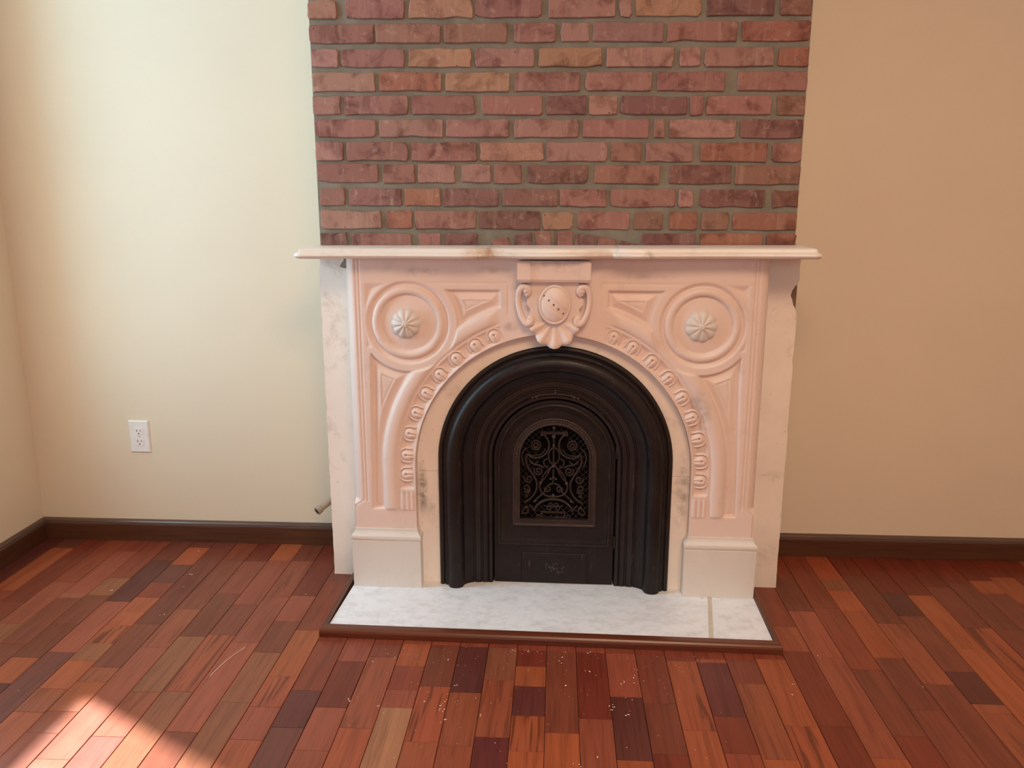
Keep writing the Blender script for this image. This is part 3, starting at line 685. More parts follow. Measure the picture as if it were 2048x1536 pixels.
# ------------------------------------------------------------------ marble mantel
MO, MR = (-0.006, -0.24, 0.0), math.radians(-0.8)
mantel = tag(empty('fireplace_mantel', MO, MR), 'carved pale pink marble mantelpiece with arched opening and moulded shelf', 'mantelpiece')
ZA, RA = 0.421, 0.427              # spring and radius of the arch
RX, RZ = 0.437, 0.877              # roundels
D0 = 0.127                         # face of the carved front, in front of the brick

def relief(x, z):
    X = np.abs(x)
    ra = np.where(z > ZA, np.hypot(X, z - ZA), X)
    rd = np.hypot(X - RX, z - RZ)
    h = np.zeros_like(X)
    low = sst(z, 0.276, 0.286)
    ring_out = sst(rd, 0.146, 0.152)
    # roll that follows the arch
    t = np.clip((ra - 0.505) / 0.019, -1, 1)
    h += 0.0062 * np.sqrt(1 - t * t) * low * ring_out * sst(X, 0.16, 0.20)
    h -= 0.0022 * np.exp(-((ra - 0.483) / 0.0028) ** 2) * low * sst(X, 0.14, 0.19)
    # channel of the egg beads
    t = np.clip((ra - 0.4545) / 0.0225, -1, 1)
    h -= 0.0085 * (1 - t ** 4) * sst(z, 0.348, 0.356) * sst(X, 0.150, 0.175)
    # sunk panels with raised centres
    def panel(sd):
        a = sst(sd, 0.0, 0.007) * -0.0105
        b = np.clip(sd - 0.012, 0, 0.026) * 0.40
        c = -0.0042 * sst(sd, 0.031, 0.034)
        return a + b + c
    up = np.minimum.reduce([0.979 - z, X - 0.157, rd - 0.148, ra - 0.527, 0.47 - X])
    h = np.where(up > 0, panel(np.maximum(up, 0)), h)
    lo = np.minimum.reduce([0.556 - X - 0.012 * np.clip((z - 0.28) / 0.5, 0, 1) + 0.012, rd - 0.148, ra - 0.527, z - 0.281, 0.85 - z])
    h = np.where(lo > 0, panel(np.maximum(lo, 0)), h)
    ear = np.minimum.reduce([0.996 - z, 0.567 - X, rd - 0.133, X - 0.40, z - 0.80])
    h = np.where(ear > 0, h - np.minimum(0.42 * ear, 0.010), h)
    h -= 0.0018 * np.exp(-((X - 0.135) / 0.0028) ** 2) * sst(z, 0.90, 0.91) * (1 - sst(z, 0.985, 0.999))
    h -= 0.0012 * np.exp(-((z - 0.998) / 0.003) ** 2) * sst(X, 0.13, 0.14) * (1 - sst(X, 0.36, 0.40))
    # roundel: rim, roll, dished centre
    rim = np.where(rd < 0.128, -0.0075 * (1 - sst(rd, 0.116, 0.128)), 0)
    t = np.clip((rd - 0.0985) / 0.0125, -1, 1)
    rim = rim + np.where(rd < 0.12, 0.0095 * np.sqrt(1 - t * t), 0)
    dish = -0.0095 + 0.0065 * np.clip(1 - (rd / 0.086) ** 2, 0, 1)
    rnd_ = np.where(rd < 0.0855, dish, rim)
    h = np.where(rd < 0.129, rnd_, h)
    # outer quarter-round edge with its stop
    s = X - 0.588 - 0.030 * (1 - sst(z, 0.285, 0.315))
    q = np.clip(s / 0.037, 0, 1)
    h = np.where(s > 0, -0.0035 * sst(s, 0, 0.003) + 0.0035 * sst(s, 0.003, 0.010) - 0.030 * (1 - np.sqrt(np.clip(1 - q * q, 0, 1))), h)
    h -= 0.0030 * np.exp(-((X - 0.583) / 0.0022) ** 2) * sst(z, 0.30, 0.31)
    return h

def carved_front():
    XW, Z0, Z1 = 0.6245, 0.0202, 1.0725
    nx, nz = 416, 351
    xs = np.linspace(-XW, XW, nx); zs = np.linspace(Z0, Z1, nz)
    GX, GZ = np.meshgrid(xs, zs)
    dz = zs[1] - zs[0]
    ra = np.where(GZ > ZA, np.hypot(GX, GZ - ZA), np.abs(GX))
    inside = ra < RA
    # keep the cells with at least two corners outside, snap stray corners to the arch
    c = inside[:-1, :-1].astype(int) + inside[1:, :-1] + inside[:-1, 1:] + inside[1:, 1:]
    keep = c <= 1
    keep |= (c == 2)
    used = np.zeros_like(inside)
    for a, b in ((slice(0, -1), slice(0, -1)), (slice(1, None), slice(0, -1)), (slice(0, -1), slice(1, None)), (slice(1, None), slice(1, None))):
        used[a, b] |= keep
    snap = used & inside
    f = np.where(ra > 1e-6, RA / np.maximum(ra, 1e-6), 1)
    arc = snap & (GZ > ZA)
    GX = np.where(arc, GX * f, np.where(snap, np.sign(GX) * RA, GX)); GZ = np.where(arc, ZA + (GZ - ZA) * f, GZ)
    H = relief(GX, GZ)
    V = np.stack([GX.ravel(), -(D0 + H).ravel(), GZ.ravel()], 1)
    idx = np.arange(nx * nz).reshape(nz, nx)
    I, J = np.nonzero(keep)
    Fq = np.stack([idx[I, J], idx[I, J + 1], idx[I + 1, J + 1], idx[I + 1, J]], 1)
    um = np.zeros(nx * nz, bool); um[Fq.ravel()] = True
    new = np.cumsum(um) - 1
    o = obj('carved_front', V[um], new[Fq].tolist(), M['pink'], mantel, True)
    bm = bmesh.new(); bm.from_mesh(o.data)
    be = [e for e in bm.edges if len(e.link_faces) == 1]
    r = bmesh.ops.extrude_edge_only(bm, edges=be)
    for v in [g for g in r['geom'] if isinstance(g, bmesh.types.BMVert)]:
        v.co.y = -0.0205 if (abs(v.co.x) > 0.62 or v.co.z > 1.07 or v.co.z < 0.021) else -0.0905
    for e in be: e.smooth = False
    for f_ in r['geom']:
        if isinstance(f_, bmesh.types.BMFace): f_.smooth = True
    bmesh.ops.recalc_face_normals(bm, faces=bm.faces[:])
    bm.to_mesh(o.data); bm.free()
    return o
carved_front()

# side slabs, chipped along their outer edges, over bare plaster
def slab(sgn, chips):
    xo, xi = 0.7345, 0.600
    poly = [(sgn * xi, 0.0005), (sgn * xo, 0.0005)]
    zc = 0.03
    while zc < 1.05:
        d = random.uniform(0, 0.0016)
        for (ca, cb, cd) in chips:
            if ca < zc < cb: d = cd * math.sin(PI * (zc - ca) / (cb - ca)) ** 0.5 * random.uniform(0.8, 1.1)
        poly.append((sgn * (xo - d), zc)); zc += random.uniform(0.010, 0.022)
    poly += [(sgn * xo, 1.0725), (sgn * xi, 1.0725)]
    if sgn < 0: poly = poly[::-1]
    q = MB(); q.prism(poly, -0.0200, -0.0085); o = q.build('side_slab', M['slab'], mantel, fix=True)
    q = MB(); q.box(min(sgn * 0.62, sgn * (xo - 0.003)), max(sgn * 0.62, sgn * (xo - 0.003)), -0.0083, 0.0, 0.001, 1.072); q.build('plaster_backing', M['core'], o)
slab(-1, [(0.57, 0.60, 0.004), (0.70, 0.73, 0.003), (0.85, 0.88, 0.003), (1.035, 1.06, 0.006)])
slab(1, [(0.915, 0.995, 0.0215), (0.60, 0.62, 0.004), (0.53, 0.56, 0.003), (0.74, 0.78, 0.005), (1.03, 1.06, 0.004)])
# broken corner of the left slab, showing plaster
q = MB(); q.prism([(-0.668, 1.036), (-0.655, 1.030), (-0.636, 1.033), (-0.632, 1.0715), (-0.653, 1.0715), (-0.655, 1.055), (-0.662, 1.047)], -0.0206, -0.0200); q.build('plaster_patch', M['mortar'], mantel, fix=True)

# plinth blocks with a moulded cap
def plinth(sgn):
    a, b = 0.4145, 0.634
    P = [(0.0, 0.0202), (0.0, 0.176), (-0.0012, 0.1775), (-0.0012, 0.180), (0.0015, 0.182), (0.0028, 0.188), (0.0018, 0.194), (-0.002, 0.1985), (-0.0055, 0.203), (-0.0085, 0.209), (-0.0095, 0.2155), (-0.0098, 0.2165)]
    V = []; Fs = []
    for o_, z in P:
        d = 0.1405 + o_ + 0.0
        x0, x1 = a - o_, b + o_
        V += [(sgn * x0, -0.0905, z), (sgn * x0, -d, z), (sgn * x1, -d, z), (sgn * x1, -0.0205, z)]
    for i in range(len(P) - 1):
        for k in range(3): Fs.append((4 * i + k, 4 * i + k + 1, 4 * i + 5 + k, 4 * i + 4 + k))
    n_ = 4 * (len(P) - 1); Fs += [(n_, n_ + 1, n_ + 2, n_ + 3), (3, 2, 1, 0)]
    fix_normals(obj('plinth', V, Fs, M['base'], mantel))
plinth(-1); plinth(1)

# flat marble filling between the carved front and the iron
def arch_pts(r, zc, n=40): return [(r * math.cos(PI * k / n), zc + r * math.sin(PI * k / n)) for k in range(n + 1)]
q = MB()
po, pi_ = arch_pts(0.4265, ZA), arch_pts(0.352, 0.44)
po = [(0.4265, 0.402)] + po + [(-0.4265, 0.402)]; pi_ = [(0.352, 0.402)] + pi_ + [(-0.352, 0.402)]
n_ = len(po)
q.add([(x, -0.0955, z) for x, z in po] + [(x, -0.0955, z) for x, z in pi_] + [(x, -0.085, z) for x, z in pi_], [(i, n_ + i, n_ + i + 1, i + 1) for i in range(n_ - 1)] + [(n_ + i, 2 * n_ + i, 2 * n_ + i + 1, n_ + i + 1) for i in range(n_ - 1)])
q.build('filler_arch', M['filler'], mantel, fix=True)
for s in (-1, 1):
    q = MB(); q.box(min(s * 0.345, s * 0.4265), max(s * 0.345, s * 0.4265), -0.0953, -0.085, 0.0202, 0.4012); q.build('filler_strip', M['filler'], mantel)

# shelf: serpentine plan, moulded edge
def shelf_front(x):
    X = abs(x)
    if X < 0.1685: return 0.186 + 0.024 * (1 - (X / 0.1685) ** 2)
    if X < 0.255:
        t = (X - 0.1685) / 0.0865
        return 0.184 + 0.026 * math.sqrt(max(0, 1 - (1 - t) ** 2))
    t = (X - 0.255) / 0.485
    return 0.210 - 0.012 * math.sin(PI * min(t, 1)) - 0.004 * t
sx = sorted(set([round(-0.735 + 0.0105 * k, 5) for k in range(141)] + [-0.1685, 0.1685, -0.169, 0.169, -0.1695, 0.1695, -0.172, 0.172]))
out_ = [(-0.750, 0.0), (-0.750, 0.10), (-0.7495, 0.185), (-0.746, 0.199)] + [(x, shelf_front(x)) for x in sx if abs(x) < 0.7385] + [(0.746, 0.199), (0.7495, 0.185), (0.750, 0.10), (0.750, 0.0)]
def inset(path, o_):
    res = []
    for i, p in enumerate(path):
        a = path[max(i - 1, 0)]; b = path[min(i + 1, len(path) - 1)]
        tx, ty = b[0] - a[0], b[1] - a[1]; L = math.hypot(tx, ty) or 1
        nx_, ny_ = ty / L, -tx / L            # inward
        res.append((p[0] + nx_ * o_, max(p[1] + ny_ * o_, 0.0) if 0 < i < len(path) - 1 else 0.0))
    return res
PS = [(0.060, 1.0735), (0.016, 1.0735), (0.0085, 1.0745), (0.0030, 1.0775), (0.0, 1.0820), (0.0006, 1.0862), (0.0038, 1.0898), (0.0082, 1.0912), (0.0125, 1.0920), (0.0138, 1.0945), (0.0145, 1.0990), (0.0165, 1.1018), (0.0195, 1.1030)]
V = []; Fs = []; L_ = len(out_)
for o_, z in PS:
    V += [(x, -d, z) for x, d in inset(out_, o_)]
for i in range(len(PS) - 1):
    for k in range(L_ - 1): Fs.append((i * L_ + k, i * L_ + k + 1, (i + 1) * L_ + k + 1, (i + 1) * L_ + k))
def strip_cap(base, z, flip):
    n0 = len(V)
    for k in range(L_): V.append((V[base + k][0], 0.0, z))
    for k in range(L_ - 1):
        f_ = (base + k, base + k + 1, n0 + k + 1, n0 + k); Fs.append(f_ if not flip else f_[::-1])
strip_cap((len(PS) - 1) * L_, 1.1030, False); strip_cap(0, 1.0735, True)
so = fix_normals(obj('shelf', V, Fs, M['shelf'], mantel, True)); so.data.set_sharp_from_angle(angle=math.radians(38))
so.rotation_euler = (0, -0.004, 0)

# egg beads round the arch
def bead_mesh():
    n1, n2 = 33, 33
    X, Y = np.meshgrid(np.linspace(-0.0215, 0.0215, n1), np.linspace(-0.0215, 0.0215, n2))   # X along the arch, Y outward from its centre
    yy = np.where(Y > 0.002, Y - 0.002, (0.002 - Y) * 0.55); d = np.hypot(X, yy)
    egg = 0.0125 * np.sqrt(np.clip(1 - (d / 0.0142) ** 2, 0, 1))
    yr = np.clip(Y - 0.002, 0, None); dr = np.hypot(X, yr)
    rimv = 0.0095 * np.exp(-((dr - 0.0175) / 0.0021) ** 2) * sst(Y, -0.0205, -0.006)
    h = np.maximum(egg, rimv)
    h -= 0.0085 * np.exp(-((X ** 2 + (Y - 0.003) ** 2) / 0.0026 ** 2))
    h -= 0.0050 * np.exp(-(X / 0.0014) ** 2) * (Y < 0.003) * sst(Y, -0.020, -0.012)
    edge = np.minimum(0.0215 - np.abs(X), 0.0215 - np.abs(Y))
    h *= sst(edge, 0, 0.002)
    V = np.stack([X.ravel(), Y.ravel(), h.ravel()], 1)
    idx = np.arange(n1 * n2).reshape(n2, n1)
    Fq = np.stack([idx[:-1, :-1].ravel(), idx[:-1, 1:].ravel(), idx[1:, 1:].ravel(), idx[1:, :-1].ravel()], 1)
    me = bpy.data.meshes.new('egg_bead'); me.from_pydata(V.tolist(), [], Fq.tolist()); me.materials.append(M['pink'])
    for p in me.polygons: p.use_smooth = True
    return me
bme = bead_mesh()
BEADS = [(0.4545, 0.398)] + [(None, a) for a in (5.0, 14.0, 22.8, 31.7, 40.9, 49.9, 58.9, 67.0)]
for s in (-1, 1):
    for r_, a in BEADS:
        o = bpy.data.objects.new('egg_bead', bme); COL.objects.link(o); o.parent = mantel
        if r_: px, pz, th = r_, a, 0.0
        else: th = math.radians(a); px, pz = 0.4545 * math.cos(th), ZA + 0.4545 * math.sin(th)
        # local z -> -y (out of the wall), local y -> outward, local x along the arch
        ro = Vector((s * math.cos(th), 0, math.sin(th))); zz = Vector((0, -1, 0)); xx = ro.cross(zz)
        mm = Matrix.Identity(4)
        for i in range(3): mm[i][0] = xx[i]; mm[i][1] = ro[i]; mm[i][2] = zz[i]
        mm[0][3], mm[1][3], mm[2][3] = s * px, -(D0 - 0.0088), pz
        o.matrix_local = mm @ Matrix.Diagonal((1.27, 1.18, 1.08, 1.0))
# fluted stops under the beads
for s in (-1, 1):
    st = MB(); xa = 0.4315
    for k in range(3):
        x0 = xa + 0.0008 + k * 0.0148
        st.add(*(lambda: ([(s * (x0 + u * 0.0136), -(D0 + hh), z) for z, hh0 in ((0.2815, 1.0), (0.333, 1.0)) for u, hh in ((0, 0.0), (0.18, 0.0032), (0.5, 0.0045), (0.82, 0.0032), (1, 0.0))] + [(s * (x0 + 0.0068), -(D0 + 0.0030), 0.3475)],
                          [(i, i + 1, 6 + i, 5 + i) for i in range(4)] + [(5 + i, 6 + i, 10) for i in range(4)] + [(4, 3, 2, 1, 0)]))())
    st.build('fluted_stop', M['pink'], mantel, fix=True)
# rosettes of the roundels
def rosette(sx_, npet, R, hgt):
    nr, na = 12, 80; V = [(0, -hgt * 1.02, 0)]; Fs = []
    for i in range(1, nr + 1):
        t = i / nr
        for k in range(na):
            a = 2 * PI * k / na + 0.2; lobe = abs(math.cos(npet * a / 2)) ** 0.7
            r_ = R * t * (0.90 + 0.10 * lobe * t)
            hh = hgt * math.sqrt(max(0, 1 - t ** 2.2)) * (0.72 + 0.28 * lobe if t > 0.22 else 1.0) + (0.0035 * math.exp(-(t / 0.13) ** 2))
            V.append((r_ * math.cos(a), -hh, r_ * math.sin(a)))
    for k in range(na): Fs.append((0, 1 + k, 1 + (k + 1) % na))
    for i in range(nr - 1):
        for k in range(na):
            a = 1 + i * na + k; b = 1 + i * na + (k + 1) % na; Fs.append((a, a + na, b + na, b))
    o = fix_normals(obj('rosette', V, Fs, M['base'], mantel, True)); o.location = (sx_, -(D0 - 0.0040), RZ - 0.002)
rosette(-0.4435, 10, 0.0455, 0.024); rosette(0.4335, 9, 0.0475, 0.017)

# keystone: cornice block, side scrolls, drilled oval and scallop shell
key = MB()
key.prism([(-0.062, 0.872), (0.068, 0.872), (0.080, 0.90), (0.074, 0.925), (0.086, 0.94), (0.086, 0.955), (0.072, 0.967), (0.072, 1.004), (-0.066, 1.004), (-0.066, 0.967), (-0.078, 0.953), (-0.080, 0.94), (-0.068, 0.925), (-0.074, 0.90)], -0.150, -0.1195)
ks = key.build('keystone', M['pink'], mantel, fix=True)
b = MB()
def cornice(x0, x1, d, c, ztop=1.0665):
    P = [(0.012, 1.0035), (0.004, 1.0065), (0.0, 1.0135), (0.0, ztop - 0.006), (0.003, ztop)]
    V = []; Fs = []
    for o_, z in P: V += [(x0 + o_ * c, -0.1195, z), (x0 + o_ * c, -d + o_, z), (x1 - o_ * c, -d + o_, z), (x1 - o_ * c, -0.1195, z)]
    for i in range(len(P) - 1):
        for k in range(3): Fs.append((4 * i + k, 4 * i + k + 1, 4 * i + 5 + k, 4 * i + 4 + k))
    n_ = 4 * (len(P) - 1); Fs += [(n_, n_ + 1, n_ + 2, n_ + 3), (3, 2, 1, 0)]
    b.add(V, Fs)
cornice(-0.1065, 0.1065, 0.172, 1.0)
cornice(-0.104, -0.0685, 0.1765, 0.4, 1.0645); cornice(0.0725, 0.104, 0.1765, 0.4, 1.0645)
b.build('cornice_block', M['pink'], ks, fix=True)
for s in (-1, 1):
    sc_ = MB(); c0 = 0.0 if s < 0 else 0.0
    path = catmull([(s * 0.080, -0.146, 0.968), (s * 0.074, -0.150, 0.976), (s * 0.078, -0.153, 0.988), (s * 0.092, -0.153, 0.990), (s * 0.102, -0.150, 0.974), (s * 0.104, -0.148, 0.952), (s * 0.101, -0.148, 0.926), (s * 0.092, -0.150, 0.900), (s * 0.079, -0.152, 0.883), (s * 0.068, -0.152, 0.885), (s * 0.066, -0.150, 0.895), (s * 0.073, -0.147, 0.899)], 5)
    N = len(path); rad = [0.0088 + 0.0034 * (abs(2 * i / (N - 1) - 1)) for i in range(N)]
    sc_.tube(path, rad, 10)
    sc_.ball((s * 0.0795, -0.151, 0.980), 0.0125, 12); sc_.ball((s * 0.0715, -0.150, 0.889), 0.0120, 12)
    sc_.build('scroll', M['pink'], ks, True, fix=True)
# oval boss
def oval():
    a, c_ = 0.047, 0.0585; nr, na = 22, 72; V = []; Fs = []
    dx, dz = 0.055, -0.050; L = math.hypot(dx, dz); dx /= L; dz /= L
    holes = [(-0.0272 + 0.01375 * k - 0.003, 0.966 - 0.01253 * k - 0.9395) for k in range(5)]
    for i in range(nr + 1):
        t = i / nr
        for k in range(na):
            an = 2 * PI * k / na; x, z = a * t * math.cos(an), c_ * t * math.sin(an)
            h = 0.026 * math.sqrt(max(0, 1 - (t * 0.93) ** 2)) if t < 0.86 else 0.0105 + 0.0065 * math.sqrt(max(0, 1 - ((t - 0.93) / 0.07) ** 2))
            if t < 0.84:
                u = x * dx + z * dz; v_ = -x * dz + z * dx
                if abs(v_) < 0.0095: h -= 0.0022
                if abs(abs(v_) - 0.0105) < 0.0012: h -= 0.002
            V.append((x, -h, z))
    for i in range(nr):
        for k in range(na):
            p = i * na + k; q_ = i * na + (k + 1) % na; Fs.append((p, p + na, q_ + na, q_))
    o = fix_normals(obj('oval_boss', V, Fs, M['pink'], ks, True)); o.location = (0.003, -0.149, 0.9395)
    for hx, hz in holes:
        t = math.hypot(hx / a, hz / c_); y = -(0.149 + 0.026 * math.sqrt(max(0, 1 - (t * 0.93) ** 2)) - 0.0022 + 0.0004); R_ = 0.0033
        ring = [(0.003 + hx + R_ * math.cos(2 * PI * k / 12), y, 0.9395 + hz + R_ * math.sin(2 * PI * k / 12)) for k in range(12)]
        d = MB(); d.add(ring + [(p[0], y + 0.004, p[2]) for p in ring], [tuple(range(12)), tuple(range(23, 11, -1))] + [(k, 12 + k, 12 + (k + 1) % 12, (k + 1) % 12) for k in range(12)])
        d.build('drilled_hole', M['core'], ks, fix=True)
oval()
def shell():
    nr, na = 14, 90; V = []; Fs = []; A0, A1 = math.radians(188), math.radians(352)
    for i in range(nr + 1):
        t = i / nr
        for k in range(na + 1):
            f = k / na; a = A0 + (A1 - A0) * f; lob = abs(math.sin(5 * PI * f)) ** 0.6
            Rr = (0.072 + 0.005 * lob + 0.010 * math.sin(PI * f) ** 3) * (0.92 if f < 0.06 or f > 0.94 else 1)
            r_ = 0.012 + (Rr - 0.012) * t
            flute = math.cos(10 * PI * f)
            h = 0.012 + 0.020 * t ** 1.3 + (0.0055 * flute) * t * (-1) - 0.006 * max(0, t - 0.9) * 10
            V.append((0.003 + r_ * math.cos(a), -(0.125 + h + 0.012 * (1 - t)), 0.8955 + r_ * math.sin(a)))
    n0 = len(V); V += [(x, -0.118, z) for x, y, z in V[-(na + 1):]]
    for i in range(nr):
        for k in range(na):
            p = i * (na + 1) + k; Fs.append((p, p + na + 1, p + na + 2, p + 1))
    for k in range(na): Fs.append((n0 - na - 1 + k, n0 + k, n0 + k + 1, n0 - na + k))
    o = fix_normals(obj('scallop_shell', V, Fs, M['pink'], ks, True)); o.data.set_sharp_from_angle(angle=math.radians(50))
shell()

# ------------------------------------------------------------------ cast-iron insert
insert = tag(empty('iron_fireplace_insert', MO, MR), 'black cast iron arched fireplace insert with scrollwork grille door', 'fireplace insert')
IC, IZ, IH = 0.007, 0.443, 0.3645
def sweep(prof, z0, name, mat, parent, n=56, hw=IH, zc=IZ, cx=IC):
    """prof: (s inward from the outer edge, depth d); swept up one leg, over the arch and down the other"""
    V = []; Fs = []; k = len(prof)
    path = [('l', z0), ('l', (z0 + zc) / 2)] + [('a', PI - PI * i / n) for i in range(n + 1)] + [('r', (z0 + zc) / 2), ('r', z0)]
    for ty, q_ in path:
        for s, d in prof:
            r_ = hw - s
            if ty == 'l': V.append((cx - r_, -d, q_))
            elif ty == 'r': V.append((cx + r_, -d, q_))
            else: V.append((cx + r_ * math.cos(q_), -d, zc + r_ * math.sin(q_)))
    for i in range(len(path) - 1):
        for j in range(k - 1): Fs.append((i * k + j, i * k + j + 1, (i + 1) * k + j + 1, (i + 1) * k + j))
    o = fix_normals(obj(name, V, Fs, mat, parent, True)); o.data.set_sharp_from_angle(angle=math.radians(33)); return o
tor = [(0.027 + 0.025 * (1 - math.cos(PI * k / 12)), 0.1125 + 0.0235 * math.sin(PI * k / 12)) for k in range(13)]
PI_ = [(0.0, 0.0956), (0.0, 0.104), (0.003, 0.108), (0.008, 0.1095), (0.013, 0.108), (0.015, 0.104), (0.017, 0.104), (0.019, 0.112), (0.0255, 0.112)] + tor + \
      [(0.079, 0.1085), (0.080, 0.104), (0.088, 0.0975), (0.098, 0.091), (0.106, 0.0885), (0.107, 0.0850), (0.112, 0.0850), (0.114, 0.0885), (0.130, 0.0870), (0.132, 0.0835), (0.137, 0.0835), (0.139, 0.0870), (0.150, 0.0855), (0.154, 0.0820), (0.158, 0.0855), (0.166, 0.0850), (0.169, 0.0800), (0.1715, 0.0600)]
sweep(PI_, 0.0202, 'arch_moulding', M['iron'], insert)
# small applied ornament over the door
q = MB(); 
for s in (-1, 1):
    arc = [(IC + 0.228 * math.sin(a) * s, -0.0895, IZ + 0.2125 + 0.228 * (math.cos(a) - 1)) for a in [0.02 + 0.022 * k for k in range(14)]]
    q.tube(arc, [0.0028 - 0.0001 * k for k in range(14)], 6)
    q.ball((IC + s * 0.058, -0.0895, IZ + 0.2035), 0.0055, 8, 0.6); q.ball((IC + s * 0.070, -0.0890, IZ + 0.1995), 0.0042, 8, 0.6); q.ball((IC + s * 0.049, -0.0890, IZ + 0.2085), 0.0040, 8, 0.6)
q.ball((IC, -0.0905, IZ + 0.2150), 0.0050, 8, 0.7); q.ball((IC, -0.0895, IZ + 0.2235), 0.0036, 8, 0.7)
q.build('crest_ornament', M['grille'], insert, True, fix=True)
# firebox behind the grille
q = MB(); q.box(IC - 0.20, IC + 0.20, -0.040, -0.030, 0.0205, 0.64); q.build('firebox_back', M['soot'], insert)

# door: plate with opening, mouldings, lower panel, grille
GH, GB, GZ_ = 0.1085, 0.2445, 0.447          # grille opening: half width, bottom, spring
door = MB()
DH = 0.1905
def ushape(hw, zb, zc, n=40, cx=IC): return [(cx - hw, zb)] + [(cx + hw * math.cos(PI - PI * i / n), zc + hw * math.sin(PI - PI * i / n)) for i in range(n + 1)] + [(cx + hw, zb)]
outer = ushape(DH, 0.0215, IZ); inner = ushape(GH, GB, GZ_)
n_ = len(outer)
door.add([(x, -0.078, z) for x, z in outer] + [(x, -0.078, z) for x, z in inner] + [(x, -0.062, z) for x, z in inner] + [(x, -0.062, z) for x, z in outer],
         [(i, n_ + i, n_ + (i + 1) % n_, (i + 1) % n_) for i in range(n_)] + [(n_ + i, 2 * n_ + i, 2 * n_ + (i + 1) % n_, n_ + (i + 1) % n_) for i in range(n_)] + [(i, (i + 1) % n_, 3 * n_ + (i + 1) % n_, 3 * n_ + i) for i in range(n_)])
dob = door.build('door', M['irondoor'], insert, fix=True)
def uframe(hw, zb, zc, prof, name, mat):
    """closed frame: U plus bottom rail with mitred corners; prof (inset, depth)"""
    V = []; Fs = []; k = len(prof); L = None
    for s, d in prof:
        pts = ushape(hw - s, zb + s, zc, 36); L = len(pts); V += [(x, -d, z) for x, z in pts]
    for j in range(k - 1):
        for i in range(L): Fs.append((j * L + i, j * L + (i + 1) % L, (j + 1) * L + (i + 1) % L, (j + 1) * L + i))
    o = fix_normals(obj(name, V, Fs, mat, dob, True)); o.data.set_sharp_from_angle(angle=math.radians(33)); return o
uframe(0.180, 0.152, IZ, [(0, 0.0781), (0.001, 0.0835), (0.005, 0.0865), (0.009, 0.0855), (0.011, 0.0825), (0.020, 0.0790), (0.024, 0.0781)], 'door_moulding', M['iron'])
uframe(0.1315, 0.2205, 0.447, [(0, 0.0781), (0.001, 0.0855), (0.004, 0.0865), (0.007, 0.0845), (0.016, 0.0845), (0.0195, 0.0875), (0.0225, 0.0870), (0.0232, 0.0640)], 'grille_frame', M['grille'])
# stippled ornament on the grille frame
q = MB()
for i in range(46):
    a = PI * (i + 0.5) / 46
    q.ball((IC + 0.1197 * math.cos(a), -0.0848, 0.447 + 0.1197 * math.sin(a)), 0.0026 + 0.0008 * (i % 3), 6, 0.6)
q.build('frame_studs', M['grille'], dob, True)
# raised lower panel with a worn ornament
q = MB(); q.cbox(IC - 0.104, IC + 0.108, -0.0815, -0.0779, 0.0235, 0.126, 0.0025); lp_ = q.build('lower_panel', M['irondoor'], dob)
q = MB()
for i in range(26):
    a = random.uniform(0, 2 * PI); r_ = random.uniform(0, 1) ** 0.6
    q.ball((IC + 0.004 + 0.032 * r_ * math.cos(a), -0.0815, 0.074 + 0.020 * r_ * math.sin(a)), random.uniform(0.002, 0.0042), 6, 0.6)
q.build('panel_ornament', M['grille'], dob, True)
# hinge barrels in the gap on the right
for z in (0.47, 0.17):
    q = MB(); q.tube([(IC + 0.1935, -0.081, z - 0.02), (IC + 0.1935, -0.081, z + 0.02)], 0.0042, 8); q.build('hinge', M['iron'], dob, True, 40)

# scrollwork of the grille
def G(x, y): return (IC - 0.002 + (x - 680) * 2.286e-4, 0.5485 - (y - 100) * 2.372e-4)
gr = MB(); YG = -0.0735
def strand(pts, r=0.0021, mirror=True, y=YG, k=5, raw=False):
    for s in ((1, -1) if mirror else (1,)):
        P = [G(680 + s * (x - 680), yy) for x, yy in pts]
        Q = P if raw else catmull(P, k)
        gr.tube([(p[0], y, p[1]) for p in Q], r * 1.15, 5)
def spiral(cx, cy, r0, r1, a0, turns, rad=0.0020):
    strand([(cx + (r0 + (r1 - r0) * i / 18) * math.cos(a0 + turns * 2 * PI * i / 18), cy + (r0 + (r1 - r0) * i / 18) * math.sin(a0 + turns * 2 * PI * i / 18)) for i in range(19)], rad, k=2)
strand([(515, 200), (570, 245), (608, 320), (605, 410), (555, 490), (470, 532), (385, 530), (320, 490)], 0.0030)
strand([(320, 480), (298, 540), (305, 620), (345, 700), (405, 790), (443, 870), (448, 950), (420, 1035), (355, 1115), (270, 1168)], 0.0030)
strand([(345, 500), (420, 505), (510, 480), (565, 410)], 0.0016)
strand([(310, 400), (260, 440), (235, 520), (250, 600), (275, 650)], 0.0024)
strand([(515, 235), (500, 215), (515, 160)], 0.0028)
strand([(520, 195), (840, 195)], 0.0034, False, raw=True); strand([(530, 178), (830, 178)], 0.0018, False, raw=True)
strand([(675, 90), (675, 620)], 0.0024, False, raw=True); strand([(675, 690), (675, 880)], 0.0024, False, raw=True)
spiral(430, 360, 62, 62, 0.0, 1.0, 0.0022); spiral(428, 365, 30, 30, 0.0, 1.0, 0.0022)
spiral(470, 718, 12, 66, 0.3, 1.55, 0.0022)
strand([(540, 670), (480, 640), (420, 630), (360, 600), (345, 565)], 0.0026); strand([(400, 625), (450, 600), (465, 575)], 0.0022)
strand([(675, 380), (620, 440), (605, 510), (620, 575), (650, 610), (700, 650), (735, 700), (765, 770)], 0.0022)
strand([(700, 600), (655, 650), (600, 700), (545, 770), (512, 850)], 0.0022)
strand([(605, 690), (590, 760), (555, 820), (510, 870)], 0.0018)
strand([(590, 545), (545, 575), (545, 620), (580, 670), (600, 640)], 0.0024)
